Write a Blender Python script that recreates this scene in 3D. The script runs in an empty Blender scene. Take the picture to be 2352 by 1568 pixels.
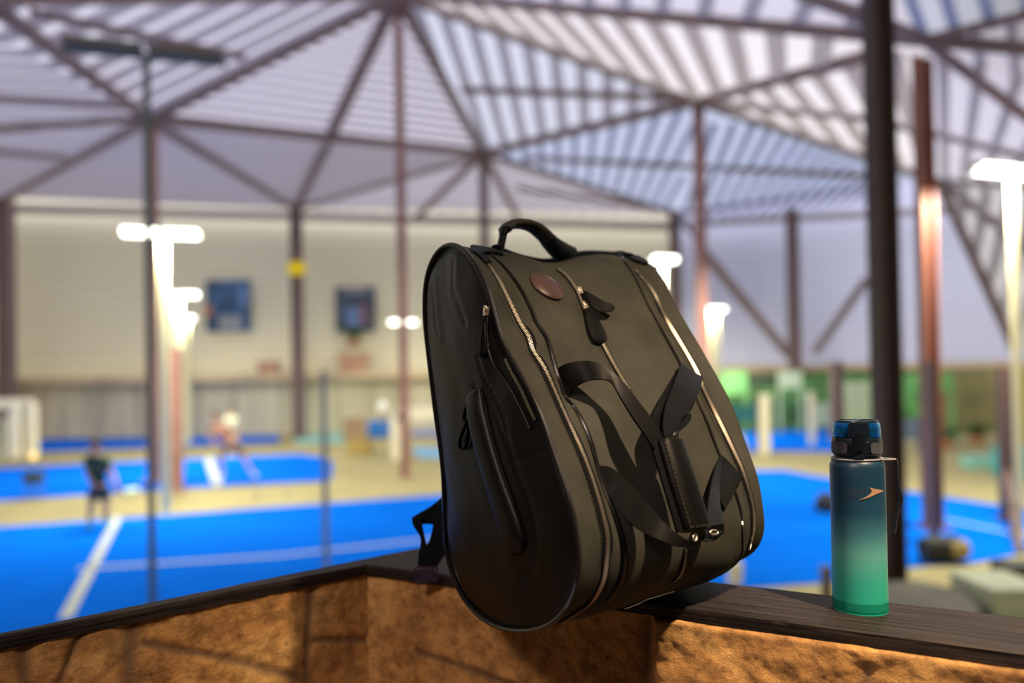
import bpy, bmesh, math, random
import numpy as np
from mathutils import Vector, Matrix
random.seed(7); rng = np.random.default_rng(7)
C = bpy.context.scene.collection
# ---------------------------------------------------------------- camera
FPX = 1699.0
PIT = math.radians(0.7); ROL = math.radians(1.0); YC = 880-FPX*math.tan(PIT)   # the print is cropped: the optical centre sits at y = YC
EYE = np.array([0.0, 0.0, 3.0])                     # court floor is z = 0, the terrace eye is 3 m above it
vF = np.array([0, math.cos(PIT), math.sin(PIT)]); r0 = np.array([1.0, 0, 0]); u0 = np.array([0, -math.sin(PIT), math.cos(PIT)])
vR = r0*math.cos(ROL) - u0*math.sin(ROL); vU = u0*math.cos(ROL) + r0*math.sin(ROL)
cam = bpy.data.cameras.new('camera'); co = bpy.data.objects.new('camera', cam); C.objects.link(co)
co.matrix_world = Matrix(((vR[0], vU[0], -vF[0], 0), (vR[1], vU[1], -vF[1], 0), (vR[2], vU[2], -vF[2], EYE[2]), (0, 0, 0, 1)))
cam.sensor_width = 36; cam.lens = 36*FPX/2352; cam.shift_y = (YC-784)/2352; cam.clip_start = 0.05; cam.clip_end = 300
cam.dof.use_dof = True; cam.dof.focus_distance = 0.94; cam.dof.aperture_fstop = 1.5; cam.dof.aperture_blades = 0
bpy.context.scene.camera = co
# ---------------------------------------------------------------- world, lights, exposure
sc = bpy.context.scene
sc.view_settings.view_transform = 'Standard'; sc.view_settings.look = 'None'
sc.view_settings.gamma = 1; sc.view_settings.use_curve_mapping = False; sc.view_settings.exposure = 0.0
sc.cycles.use_denoising = True
sc.cycles.max_bounces = 6; sc.cycles.diffuse_bounces = 4; sc.cycles.transmission_bounces = 6
sc.cycles.sample_clamp_indirect = 6; sc.cycles.caustics_reflective = False; sc.cycles.caustics_refractive = False
wd = bpy.data.worlds.new('dusk'); sc.world = wd; wd.use_nodes = True
bg = wd.node_tree.nodes['Background']; bg.inputs[0].default_value = (0.79, 0.77, 0.88, 1); bg.inputs[1].default_value = 1.75

def lamp(kind, name, loc, target, power, color, **kw):
    l = bpy.data.lights.new(name, kind); l.energy = power; l.color = color
    for k, v in kw.items(): setattr(l, k, v)
    o = bpy.data.objects.new(name, l); C.objects.link(o); o.location = loc
    d = Vector(target)-Vector(loc); o.rotation_euler = d.to_track_quat('-Z', 'Y').to_euler()
    return o
WARM = (1.0, 0.74, 0.48)
lamp('SPOT', 'terrace_spotlight', (0.78, 0.36, 4.12), (0.42, 0.90, 2.76), 215, WARM, shadow_soft_size=0.035,
     spot_size=math.radians(58), spot_blend=1.0)
lamp('AREA', 'terrace_fill_light', (-0.85, -0.60, 4.15), (-0.1, 1.05, 2.55), 19, (1.0, .76, .66), shape='DISK', size=.35)  # unseen fill light added to lift the stone wall and bottle
# court mast lamps: (px, py, depth, power) - the area light sits just under the lit heads of each mast
MAST_LIGHTS = []

# ---------------------------------------------------------------- projection helpers (photo pixel -> place)
def ray(x, y): return vF + vR*(x-1176)/FPX - vU*(y-YC)/FPX
def atz(x, y, z=0.0):
    r = ray(x, y); return EYE + r*((z-EYE[2])/r[2])
def atY(x, y, Y):
    r = ray(x, y); return EYE + r*(Y/r[1])
def nz(v): v = np.asarray(v, float); return v/(np.linalg.norm(v)+1e-12)

# ---------------------------------------------------------------- materials
def mat(name, col, rough=0.6, metal=0.0, var=0.0, vscale=8.0, bump=0.0, bscale=60.0, col2=None, stretch=(1,1,1),
        emit=None, estr=0.0, spec=0.5, coat=0.0, sheen=0.0, trans=0.0, detail=4.0, ior=1.45, bdist=0.002, alpha=1.0):
    m = bpy.data.materials.new(name); m.use_nodes = True; nt = m.node_tree; N = nt.nodes; L = nt.links
    b = N['Principled BSDF']; b.inputs['Base Color'].default_value = (*col, 1); b.inputs['Roughness'].default_value = rough
    b.inputs['Metallic'].default_value = metal; b.inputs['Specular IOR Level'].default_value = spec
    b.inputs['Coat Weight'].default_value = coat; b.inputs['Sheen Weight'].default_value = sheen
    b.inputs['Transmission Weight'].default_value = trans; b.inputs['IOR'].default_value = ior
    tc = N.new('ShaderNodeTexCoord'); mp = N.new('ShaderNodeMapping'); L.new(tc.outputs['Object'], mp.inputs['Vector'])
    mp.inputs['Scale'].default_value = stretch
    if var > 0 or col2:
        no = N.new('ShaderNodeTexNoise'); no.inputs['Scale'].default_value = vscale; no.inputs['Detail'].default_value = detail
        L.new(mp.outputs[0], no.inputs['Vector'])
        rp = N.new('ShaderNodeValToRGB'); rp.color_ramp.elements[0].position = 0.32; rp.color_ramp.elements[1].position = 0.68
        c2 = col2 if col2 else tuple(min(1, c*(1+var)) for c in col); c1 = col if col2 else tuple(c*(1-var) for c in col)
        rp.color_ramp.elements[0].color = (*c1, 1); rp.color_ramp.elements[1].color = (*c2, 1)
        L.new(no.outputs['Fac'], rp.inputs[0]); L.new(rp.outputs[0], b.inputs['Base Color'])
    if bump > 0:
        n2 = N.new('ShaderNodeTexNoise'); n2.inputs['Scale'].default_value = bscale; n2.inputs['Detail'].default_value = 6
        L.new(mp.outputs[0], n2.inputs['Vector'])
        bp = N.new('ShaderNodeBump'); bp.inputs['Strength'].default_value = bump; bp.inputs['Distance'].default_value = bdist
        L.new(n2.outputs['Fac'], bp.inputs['Height']); L.new(bp.outputs[0], b.inputs['Normal'])
    if emit:
        b.inputs['Emission Color'].default_value = (*emit, 1); b.inputs['Emission Strength'].default_value = estr
    return m
M = {}
M['canvas'] = mat('waxed_canvas', (0.0345, 0.0345, 0.0260), 0.70, var=0.24, vscale=14, bump=0.35, bscale=900, bdist=0.0006, spec=0.22)
M['side'] = mat('side_leather', (0.0035, 0.0035, 0.0030), 0.42, var=0.25, vscale=9, bump=0.12, bscale=260, bdist=0.0008, spec=0.32)
M['leather'] = mat('black_leather', (0.0022, 0.0020, 0.0022), 0.40, var=0.3, vscale=30, bump=0.2, bscale=520, bdist=0.0006, spec=0.13)
M['navy'] = mat('navy_webbing', (0.002, 0.004, 0.008), 0.6, bump=0.3, bscale=700, bdist=0.0006, spec=.25)
M['piping'] = mat('patent_piping', (0.012, 0.011, 0.012), 0.30, coat=0.25, spec=0.4)
M['brown'] = mat('brown_leather', (0.055, 0.020, 0.017), 0.38, var=0.2, vscale=40, bump=0.25, bscale=320, bdist=0.0006, spec=0.6)
M['tape'] = mat('zip_tape', (0.003, 0.003, 0.003), 0.8, spec=.15, bump=0.2, bscale=800)
M['metal'] = mat('zip_metal', (0.74, 0.65, 0.54), 0.42, metal=1.0)
M['stitch'] = mat('stitch_thread', (0.045, 0.040, 0.034), 0.8)
M['gloss'] = mat('glossy_piping', (0.008, 0.007, 0.007), 0.20, spec=0.6)
# ---------------------------------------------------------------- mesh builder
class MB:
    def __init__(s): s.v = []; s.f = []; s.col = None
    def add(s, vs, fs):
        n = len(s.v); s.v += [tuple(float(c) for c in p) for p in vs]; s.f += [tuple(i+n for i in f) for f in fs]
    def box(s, c, size, ax=None):
        c = np.asarray(c, float); sx, sy, sz = [h/2 for h in size]
        A = np.eye(3) if ax is None else np.array(ax)
        vs = [c + A[0]*i*sx + A[1]*j*sy + A[2]*k*sz for k in (-1, 1) for j in (-1, 1) for i in (-1, 1)]
        s.add(vs, [(0, 2, 3, 1), (4, 5, 7, 6), (0, 1, 5, 4), (2, 6, 7, 3), (0, 4, 6, 2), (1, 3, 7, 5)])
    def beam(s, p0, p1, w, h, up=(0, 0, 1)):
        p0 = np.asarray(p0, float); p1 = np.asarray(p1, float); d = p1-p0; L = np.linalg.norm(d); t = d/L
        up = np.array(up, float)
        if abs(t@up) > .99: up = np.array([0, 1.0, 0])
        a = nz(np.cross(up, t)); b = np.cross(t, a)
        s.box((p0+p1)/2, (w, h, L), (a, b, t))
    def prism(s, poly, z0, z1):
        n = len(poly); vs = [(p[0], p[1], z0) for p in poly]+[(p[0], p[1], z1) for p in poly]
        fs = [tuple(range(n))[::-1], tuple(range(n, 2*n))]+[(i, (i+1) % n, n+(i+1) % n, n+i) for i in range(n)]
        s.add(vs, fs)
    def grid(s, P, closeU=False, closeV=False):
        P = np.asarray(P); a, b = P.shape[:2]
        fs = []
        for i in range(a if closeU else a-1):
            for j in range(b if closeV else b-1):
                i2 = (i+1) % a; j2 = (j+1) % b
                fs.append((i*b+j, i*b+j2, i2*b+j2, i2*b+j))
        s.add(P.reshape(-1, 3), fs)
    def tube(s, pts, r, seg=10, rx=None, side=None, cap=True):
        pts = np.asarray(pts, float); n = len(pts); r = np.broadcast_to(r, (n,)); rx_ = r if rx is None else np.broadcast_to(rx, (n,))
        T = np.gradient(pts, axis=0); rows = []
        ref = None
        for i in range(n):
            t = nz(T[i])
            if side is not None: a = np.asarray(side, float)
            elif ref is None: a = np.array([0, 0, 1.0]) if abs(t[2]) < .9 else np.array([1.0, 0, 0])
            else: a = ref
            a = nz(a - t*(a@t)); b = np.cross(t, a); ref = a
            rows.append([pts[i] + a*r[i]*math.cos(q)+b*rx_[i]*math.sin(q) for q in np.linspace(0, 2*math.pi, seg, endpoint=False)])
        base = len(s.v); s.grid(rows, closeV=True)
        if cap:
            s.f.append(tuple(base+i for i in range(seg))[::-1]); s.f.append(tuple(base+(n-1)*seg+i for i in range(seg)))
    def strip(s, A, B, th, dome=0.0, m=8, N=None):
        """closed band between the edges A and B; dome > 0 gives a raised cushion"""
        A = np.asarray(A, float); B = np.asarray(B, float); n = len(A)
        T = np.gradient((A+B)/2, axis=0); top = []; bot = []
        for i in range(n):
            w = B[i]-A[i]
            nn = nz(np.cross(nz(T[i]), nz(w))) if N is None else nz(N if np.ndim(N) == 1 else N[i])
            e = min(1.0, min(i, n-1-i)/max(1, n*0.12))**.5 if dome else 1
            rt = []; rb = []
            for v in np.linspace(0, 1, m):
                q = (1-abs(2*v-1)**3)
                rt.append(A[i]+w*v+nn*(th/2+dome*q*e)); rb.append(A[i]+w*v-nn*th/2)
            top.append(rt); bot.append(rb)
        ring = np.concatenate([np.array(top), np.array(bot)[:, ::-1]], axis=1)
        base = len(s.v); s.grid(ring, closeV=True); k = 2*m
        s.f.append(tuple(base+i for i in range(k))[::-1]); s.f.append(tuple(base+(n-1)*k+i for i in range(k)))
    rs = 1.0
    def lathe(s, prof, seg=64, c=(0, 0, 0)):
        prof = [(r*MB.rs, z) for r, z in prof]
        rows = [[(c[0]+r*math.cos(q), c[1]+r*math.sin(q), c[2]+z) for q in np.linspace(0, 2*math.pi, seg, endpoint=False)] for r, z in prof]
        base = len(s.v); s.grid(rows, closeV=True)
        s.f.append(tuple(base+i for i in range(seg))[::-1]); s.f.append(tuple(base+(len(prof)-1)*seg+i for i in range(seg)))
    def build(s, name, m, parent=None, smooth=True, origin=None, bevel=0, attr=None, angle=40):
        me = bpy.data.meshes.new(name)
        if parent is not None: o0 = np.array(parent['_o'])
        elif origin is not None: o0 = np.array(origin, float)
        else:
            a = np.array(s.v); o0 = np.array([a[:, 0].mean(), a[:, 1].mean(), a[:, 2].min()])
        V = (np.array(s.v)-o0).tolist()
        me.from_pydata(V, [], s.f)
        bm = bmesh.new(); bm.from_mesh(me); bmesh.ops.recalc_face_normals(bm, faces=bm.faces); bm.to_mesh(me); bm.free()
        if attr is not None:
            at = me.attributes.new(attr[0], 'FLOAT', 'POINT'); at.data.foreach_set('value', np.asarray(attr[1], dtype=np.float32))
        me.materials.append(m)
        o = bpy.data.objects.new(name, me); C.objects.link(o)
        if parent is not None: o.parent = parent
        else: o.location = o0
        o['_o'] = [float(q) for q in o0]
        if smooth:
            for p in me.polygons: p.use_smooth = True
            md = o.modifiers.new('e', 'EDGE_SPLIT'); md.split_angle = math.radians(angle)
        if bevel:
            bv = o.modifiers.new('b', 'BEVEL'); bv.width = bevel; bv.segments = 2; bv.limit_method = 'ANGLE'
        return o
def thing(name, label, cat, loc, group=None):
    o = bpy.data.objects.new(name, None); C.objects.link(o); o.location = loc; o.empty_display_size = .1
    o['_o'] = [float(q) for q in loc]; return tag(o, label, cat, group)
def tag(o, label, cat, group=None):
    o['label'] = label; o['category'] = cat
    if group: o['group'] = group
    return o
def struct(o, label=None):
    o['kind'] = 'structure'
    if label: o['label'] = label
    return o
def sm(pts, n):
    """Catmull-Rom resample of a control polyline (any dimension)"""
    P = np.asarray(pts, float); k = len(P)
    Q = np.vstack([2*P[0]-P[1], P, 2*P[-1]-P[-2]]); out = []
    d = np.r_[0, np.cumsum(np.linalg.norm(np.diff(P[:, :min(3, P.shape[1])], axis=0), axis=1))]
    for x in np.linspace(0, d[-1], n):
        i = min(int(np.searchsorted(d, x, side='right')-1), k-2); t = (x-d[i])/(d[i+1]-d[i]+1e-12)
        a, b, c, e = Q[i], Q[i+1], Q[i+2], Q[i+3]
        out.append(.5*((2*b)+(-a+c)*t+(2*a-5*b+4*c-e)*t*t+(-a+3*b-3*c+e)*t**3))
    return np.array(out)

# ================================================================ THE HALL
FLOORM = mat('sand_floor', (0.38, 0.335, 0.165), 0.9, var=0.10, vscale=0.6)
b = MB(); b.box((0, 32, -0.1), (90, 64, 0.2)); struct(b.build('floor', FLOORM, smooth=False), 'cream yellow ground between the blue courts')

def corrug(name, base, rib, scale, axis='Z', rough=0.55):
    m = bpy.data.materials.new(name); m.use_nodes = True; nt = m.node_tree; N = nt.nodes; L = nt.links
    b = N['Principled BSDF']; b.inputs['Roughness'].default_value = rough
    tc = N.new('ShaderNodeTexCoord'); w = N.new('ShaderNodeTexWave'); w.wave_type = 'BANDS'; w.bands_direction = axis
    w.inputs['Scale'].default_value = scale; w.inputs['Distortion'].default_value = 0.3
    L.new(tc.outputs['Object'], w.inputs['Vector']); r = N.new('ShaderNodeValToRGB')
    r.color_ramp.elements[0].color = (*rib, 1); r.color_ramp.elements[1].color = (*base, 1)
    r.color_ramp.elements[0].position = .2; r.color_ramp.elements[1].position = .5
    L.new(w.outputs['Fac'], r.inputs[0]); L.new(r.outputs[0], b.inputs['Base Color']); return m
WALLM = corrug('corrugated_wall', (0.98, 0.94, 0.68), (0.86, 0.81, 0.59), 0.55)
b = MB(); b.box((27.65, 47.2, 9.9), (34.7, 0.3, 13)); struct(b.build('wall_far_right', corrug('bluish_corrugated_wall', (0.74, 0.78, 0.98), (0.64, 0.67, 0.88), 0.55), smooth=False), 'bluish corrugated end wall right of the bag')
b = MB(); b.box((-17.35, 47.2, 9.9), (55.3, 0.3, 13)); struct(b.build('wall_far', WALLM, smooth=False), 'cream corrugated end wall of the court hall')
b = MB(); b.box((-37, 19, 8.2), (.3, 56, 16.4)); struct(b.build('wall_left_hall', WALLM, smooth=False), 'side wall of the hall on the left')
b = MB(); b.box((40, 19, 8.2), (.3, 56, 16.4)); struct(b.build('wall_right_hall', WALLM, smooth=False), 'side wall of the hall on the right')
b = MB(); b.box((0, -9, 5.4), (78, .3, 10.8)); struct(b.build('wall_front_hall', WALLM, smooth=False), 'hall wall behind the terrace')
b = MB(); b.box((0, 1, 10.75), (78, 20.5, .1)); struct(b.build('ceiling', WALLM, smooth=False), 'unseen hall roof over the terrace, made solid to dim the foreground')  # out of view, opaque so that less sky light reaches the foreground
b = MB(); b.box((-13, 46.6, 1.7), (62, 0.25, 3.4))
CURT = mat('taupe_mesh_screen', (0.70, 0.64, 0.45), 0.85, var=0.22, vscale=1.2, stretch=(1, 1, 0.08))
struct(b.build('wall_lower', CURT, smooth=False), 'taupe screen along the lower far wall')
b = MB(); b.box((29, 46.6, 1.7), (22, .25, 3.4)); struct(b.build('wall_lower_right', mat('dark_green_wall', (.16, .26, .12), .85, var=.4, vscale=.7, stretch=(1, 1, .2)), smooth=False), 'dark green lower end wall on the right')
b = MB(); b.box((0, 46.0, 3.62), (90, 1.2, 0.42))
struct(b.build('trim_1', mat('deck_edge', (0.66, 0.52, 0.33), 0.7, var=.15, vscale=.5), smooth=False), 'pale edge beam of the far gallery')

STEEL = mat('oxide_steel', (0.24, 0.165, 0.16), 0.55, var=0.15, vscale=2)
STEELRED = mat('red_oxide_column_paint', (0.40, 0.21, 0.18), 0.5, var=0.15, vscale=1.5)
DARKSTEEL = mat('dark_brown_steel', (0.042, 0.022, 0.024), 0.5, var=0.2, vscale=3)
def sheet(name, col, k=.62):
    m = bpy.data.materials.new(name); m.use_nodes = True; nt = m.node_tree; N = nt.nodes; L = nt.links; N.remove(N['Principled BSDF'])
    d = N.new('ShaderNodeBsdfDiffuse'); t = N.new('ShaderNodeBsdfTranslucent'); x = N.new('ShaderNodeMixShader'); x.inputs[0].default_value = k
    d.inputs[0].default_value = (*col, 1); t.inputs[0].default_value = (*col, 1); L.new(d.outputs[0], x.inputs[1]); L.new(t.outputs[0], x.inputs[2]); L.new(x.outputs[0], N['Material Output'].inputs[0]); return m
ROOFW = sheet('roof_sheet', (0.80, 0.78, 0.82)); RIBM = sheet('roof_rib', (0.74, 0.72, 0.75), .60)
ROOFB = sheet('bluish_roof_sheet', (0.60, 0.66, 0.78)); ROOFD = sheet('grey_roof_sheet', (0.90, 0.88, 0.86), .5); ROOFP = sheet('pale_roof_sheet', (0.74, 0.77, 0.82)); RIBB = sheet('bluish_roof_rib', (0.64, 0.68, 0.82), .6)
ROOFC = sheet('cream_roof_sheet', (0.92, 0.88, 0.82), .72); RIBC = sheet('grey_cream_roof_rib', (0.80, 0.76, 0.74), .62)

# roof nodes (photo pixel, distance in metres): heads of the columns and ridge ends
ND = dict(N0=(912, -14, 24), N1=(340, 272, 24), N2=(1110, 352, 34), N3=(680, 477, 44), N4=(1603, 232, 26), N5=(1550, 490, 44),
          N6=(15, 450, 44), N7=(2122, 92, 13.5), N10=(2155, 412, 30), E0=(-420, -150, 12), E1=(700, -400, 11), E2=(1800, -420, 10),
          E3=(2750, -60, 9), E4=(2750, 300, 12), E5=(2700, 470, 20), E6=(2600, 830, 27), E7=(-500, 480, 44), N11=(2330, 800, 33),
          N12=(1990, 430, 44), N13=(1990, 130, 19), E8=(2800, 150, 10))
P3 = {k: atY(*v) for k, v in ND.items()}
def roof_panel(tri, d0, d1, sp, wd, sheet, ribm, depth=0.10, off=0.02):
    """sheet polygon with ribs hung under it, running in the direction d0 -> d1 (node names or pixels with a distance)"""
    pts = [P3[k] for k in tri]; c = sum(pts)/len(pts); n = nz(np.cross(pts[1]-pts[0], pts[2]-pts[0]))
    if n@(EYE-c) < 0: n = -n
    g = lambda q: P3[q] if isinstance(q, str) else atY(*q)
    d = g(d1)-g(d0); d = nz(d-n*(d@n)); e = np.cross(n, d)
    q2 = [((p-c)@d, (p-c)@e) for p in pts]
    back = MB(); k = len(pts)
    back.add(pts, [tuple(range(k))])
    o = struct(back.build('ceiling', sheet, smooth=False), 'folded corrugated hall roof panel')
    rb = MB(); lo = min(q[1] for q in q2); hi = max(q[1] for q in q2); y = lo+sp*.6
    while y < hi:
        xs = []
        for i in range(k):
            (x0, y0), (x1, y1) = q2[i], q2[(i+1) % k]
            if (y0-y)*(y1-y) < 0: xs.append(x0+(x1-x0)*(y-y0)/(y1-y0))
        if len(xs) == 2 and abs(xs[0]-xs[1]) > .3:
            a = c+d*min(xs)+e*y; bb = c+d*max(xs)+e*y
            rb.beam(a+n*(depth/2+off), bb+n*(depth/2+off), wd, depth, up=n)
        y += sp
    if rb.v:
        ro = rb.build('roof_rib', ribm, parent=o, smooth=False)
RP = [
 (('N0', 'N1', 'E0'), 'N1', 'N0', 0.98, 0.46, ROOFW, RIBM), (('N0', 'E0', 'E1'), 'N1', 'N0', 0.98, 0.46, ROOFW, RIBM),
 (('N1', 'E0', 'N6'), 'N1', 'N0', 1.0, 0.42, ROOFW, RIBM), (('E0', 'E7', 'N6'), 'N1', 'N0', 0.9, 0.3, ROOFW, RIBM),
 (('N0', 'N1', 'N2'), 'N1', 'N2', 0.42, 0.12, ROOFW, RIBM), (('N1', 'N2', 'N3'), 'N1', 'N2', 0.5, 0.12, ROOFW, RIBM),
 (('N1', 'N3', 'N6'), 'N6', 'N3', 0.6, 0.14, ROOFW, RIBM), (('N0', 'N2', 'N4'), (1240, 60, 20), (1330, 330, 32), 0.92, 0.38, ROOFP, RIBM),
 (('N0', 'N4', 'N7'), (1420, 30, 16), (1560, 215, 24), 1.0, 0.42, ROOFC, RIBC), (('N0', 'N7', 'E2'), (1520, 0, 14), (1560, 60, 18), 0.95, 0.32, ROOFW, RIBM),
 (('N0', 'E1', 'E2'), (1520, 0, 14), (1560, 60, 18), 0.95, 0.32, ROOFW, RIBM),
 (('N4', 'N7', 'N10'), (1760, 230, 20), (1880, 340, 27), 0.95, 0.36, ROOFC, RIBC),
 (('N2', 'N4', 'N5'), (1440, 290, 30), (1400, 440, 42), 0.75, 0.28, ROOFB, RIBB), (('N2', 'N3', 'N5'), 'N2', 'N5', 0.7, 0.2, ROOFW, RIBM),
 (('N4', 'N5', 'N12', 'N10'), (1800, 310, 29), (1690, 450, 42), 0.75, 0.28, ROOFB, RIBB),
 (('N7', 'E3', 'E8', 'E4'), (2230, 0, 12), (2240, 120, 13), 0.62, 0.16, ROOFW, RIBM), (('N7', 'E2', 'E3'), (2230, 0, 12), (2240, 120, 13), 0.62, 0.16, ROOFP, RIBB),
 (('N7', 'E4', 'N10'), (2250, 160, 15), (2215, 380, 26), 0.66, 0.2, ROOFW, RIBM),
 (('N10', 'E4', 'E5'), (2330, 440, 25), (2230, 640, 31), 0.9, 0.36, ROOFD, RIBM), (('N10', 'E5', 'E6', 'N11'), (2340, 500, 27), (2240, 700, 32), 0.95, 0.4, ROOFD, RIBM),
]
for r in RP: roof_panel(*r)
b = MB(); b.beam(atY(-600, 462, 45.2), atY(1560, 520, 45.2), 1.3, .3); b.beam(atY(1560, 515, 45.2), atY(2700, 455, 45.2), 0.8, .3)
struct(b.build('trim_2', mat('eaves_beam', (0.36, 0.32, 0.32), 0.7), smooth=False), 'grey eaves beam along the top of the far wall')

BE = [('N0', 'N1', .30), ('N1', 'N2', .27), ('N0', 'N2', .27), ('N0', 'N3', .30), ('N1', 'N3', .32), ('N1', 'N6', .28), ('N3', 'N2', .30),
      ('N2', (955, 500, 44), .24), ('N2', (1190, 500, 44), .24), ('N2', 'N5', .30), ('N2', 'N4', .27), ('N0', 'N4', .26),
      ((1060, 206, 28), (1570, 226, 26), .20), ('N4', (1998, 128, 19), .24), ('N4', (2000, 272, 26), .20), ((2000, 272, 26), (2560, 410, 22), .17),
      ('N4', 'N10', .26), ('N0', 'N7', .20), ('N7', 'E3', .13), ('N7', 'E8', .20), ('N7', (2560, 420, 14), .13), ((1830, -20, 13), 'N7', .17),
      ('N10', (2560, 440, 22), .24), ('N10', (2560, 720, 26), .28), ('N10', 'N11', .26), ('N1', (0, 26, 14), .22), ((0, 26, 14), 'E0', .2), ('N1', (-60, 300, 19), .20),
      ((-40, 222, 17), (280, 246, 20), .12), ((-40, 346, 24), (150, 362, 26), .16), ((70, 28, 14), (560, 132, 17), .13), ((-60, 2, 13), (880, -8, 19), .16),
      ((1200, 362, 35), (2060, 408, 31), .2), ((1190, 432, 40), (1540, 482, 44), .24), ('N5', 'N12', .28), ((1600, 560, 40), (1812, 815, 44), .36), ((1992, 640, 42), (1872, 810, 44), .36),
      ('N5', (1660, 620, 44), .2)]
TRI = []
for r in RP:
    q = [P3[k] for k in r[0]]
    for k in range(1, len(q)-1): TRI.append((q[0], q[k], q[k+1]))
def roofY(px, py):
    d = ray(px, py); best = 1e9
    for a, b_, c in TRI:
        e1, e2 = b_-a, c-a; h = np.cross(d, e2); det = e1@h
        if abs(det) < 1e-9: continue
        s_ = EYE-a; u_ = (s_@h)/det; q = np.cross(s_, e1); v_ = (d@q)/det; t_ = (e2@q)/det
        if u_ > -.001 and v_ > -.001 and u_+v_ < 1.001 and 0 < t_ < best: best = t_
    return best*d[1] if best < 1e8 else 1e9
for i, (a, c, w) in enumerate(BE):
    A, C_ = (ND[q] if isinstance(q, str) else q for q in (a, c)); n_ = 9; pts = []
    for f_ in np.linspace(0, 1, n_):
        x_, y_ = A[0]*(1-f_)+C_[0]*f_, A[1]*(1-f_)+C_[1]*f_; Y_ = 1/((1-f_)/A[2]+f_/C_[2]); Y_ = min(Y_, roofY(x_, y_))-.32; pts.append(atY(x_, y_, Y_))
    b = MB()
    for p_, q_ in zip(pts[:-1], pts[1:]): b.beam(p_, q_+(q_-p_)*.01, w*1.15, w)
    struct(b.build('roof_beam', STEEL, smooth=False), 'brown steel member of the folded hall roof')
# columns: (px at top, py top, px at foot, distance, width, material)
def column(top, foot_px, Y, w, m, label, foot_y=None, flange=True):
    A = atY(top[0], top[1], Y); A = A.copy()
    b = MB(); z1 = A[2]; x, y = A[0], Y
    if flange:
        for s_ in (-1, 1): b.box((x+s_*w*.42, y, z1/2), (w*.16, w, z1))
        b.box((x, y, z1/2), (w*.7, w*.18, z1))
    else: b.box((x, y, z1/2), (w, w, z1))
    b.box((x, y, .02), (w*1.9, w*1.9, .04))
    return struct(b.build('column', m, smooth=False), label)
column((914, -14), 0, 24.1, .27, STEELRED, 'reddish steel column left of the bag, tallest of the far ones')
column((345, 272), 0, 24.1, .34, STEELRED, 'reddish steel column behind the near lamp mast')
column((402, 800), 0, 21.5, .28, STEELRED, 'short pinkish steel post beside the lit lamp masts')
column((680, 477), 0, 44, .62, STEEL, 'brown steel column carrying the yellow disc')
column((12, 450), 0, 44, .74, STEEL, 'brown steel column at the left edge of the hall')
column((1110, 352), 0, 34, .42, STEEL, 'brown steel column rising behind the bag handle')
column((1603, 232), 0, 26, .34, STEELRED, 'reddish brown steel column under the middle roof node')
column((1548, 490), 0, 44, .60, STEEL, 'brown steel column behind the small lit lamp')
column((1818, 478), 0, 44, .62, STEEL, 'brown steel column between the slanting braces')
column((2113, -60), 0, 14.6, .28, mat('orange_red_column', (0.24, 0.085, 0.06), .5, var=.1, vscale=1), 'orange lit steel column behind the dark column')
column((2136, 830), 0, 13.5, .13, STEEL, 'slim brown steel post in front of the orange column')
column((2305, 840), 0, 15.2, .20, mat('brown_post_paint', (.10, .06, .055), .5), 'brown steel post at the right edge')
column((1920, 830), 0, 36, .5, STEEL, 'short brown post left of the dark column')
column((2009, -260), 0, 10.6, .32, DARKSTEEL, 'wide dark brown steel column behind the bottle')
b = MB(); b.beam(atY(2310, 1080, 15.3), atz(2345, 1272), .14, .14); struct(b.build('column_brace', mat('brown_brace_paint', (.10, .06, .055), .5), smooth=False), 'slanting foot brace of the right post')

# ---------------------------------------------------------------- courts
BLUE = mat('blue_turf', (0.0, 0.148, 0.80), 0.95, var=.06, vscale=.8, spec=.02); TEAL = mat('turquoise_turf', (0.28, 0.62, 0.62), .85)
WHITE = mat('white_court_line', (0.56, 0.60, 0.56), .8)
def court(label, poly, lines, z=0.014, m=None):
    pts = [atz(*p, z) for p in poly]; c = sum(pts)/len(pts)
    t = thing('sports_court', label, 'court', (c[0], c[1], 0))
    b = MB(); b.prism([(p[0], p[1]) for p in pts], 0.0, z); b.build('turf', m or BLUE, parent=t, smooth=False)
    for (x0, y0, x1, y1, w) in lines:
        a = atz(x0, y0, z); e = atz(x1, y1, z); b = MB(); b.beam(a+[0, 0, .004], e+[0, 0, .004], w, .008); b.build('court_line', WHITE, parent=t, smooth=False)
    return t
court('large near blue court with two white lines behind the stone wall', [(-700, 1290), (-60, 1213), (389, 1182), (591, 1166), (960, 1140), (1330, 1112), (1330, 1500), (900, 1700), (-1500, 1700)],
      [(150, 1420, 272, 1186, .16), (180, 1306, 640, 1276, .12), (640, 1276, 1010, 1236, .12)])
court('second blue court with one short white line', [(-400, 1105), (0, 1074), (330, 1058), (687, 1042), (750, 1050), (765, 1062), (760, 1102), (343, 1126), (0, 1150), (-400, 1178)], [(478, 1050, 500, 1113, .28)])
court('farthest narrow blue court on the left', [(87, 1009), (330, 997), (641, 986), (641, 1016), (330, 1028), (92, 1037)], [])
court('pale turquoise court corner beside the second court', [(678, 991), (790, 988), (790, 1015), (678, 1019)], [], m=TEAL)
court('blue court strip behind the cream post right of the bag', [(1700, 983), (1906, 986), (1925, 1036), (1720, 1036)], [])
court('far blue court seen through the cream frame left of the bag', [(945, 970), (1120, 972), (1120, 1000), (945, 1000)], [])
court('pale blue court edge just left of the bag', [(945, 1026), (1120, 1030), (1120, 1054), (960, 1050)], [], m=mat('faded_blue_turf', (.22, .50, .80), .85))
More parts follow.
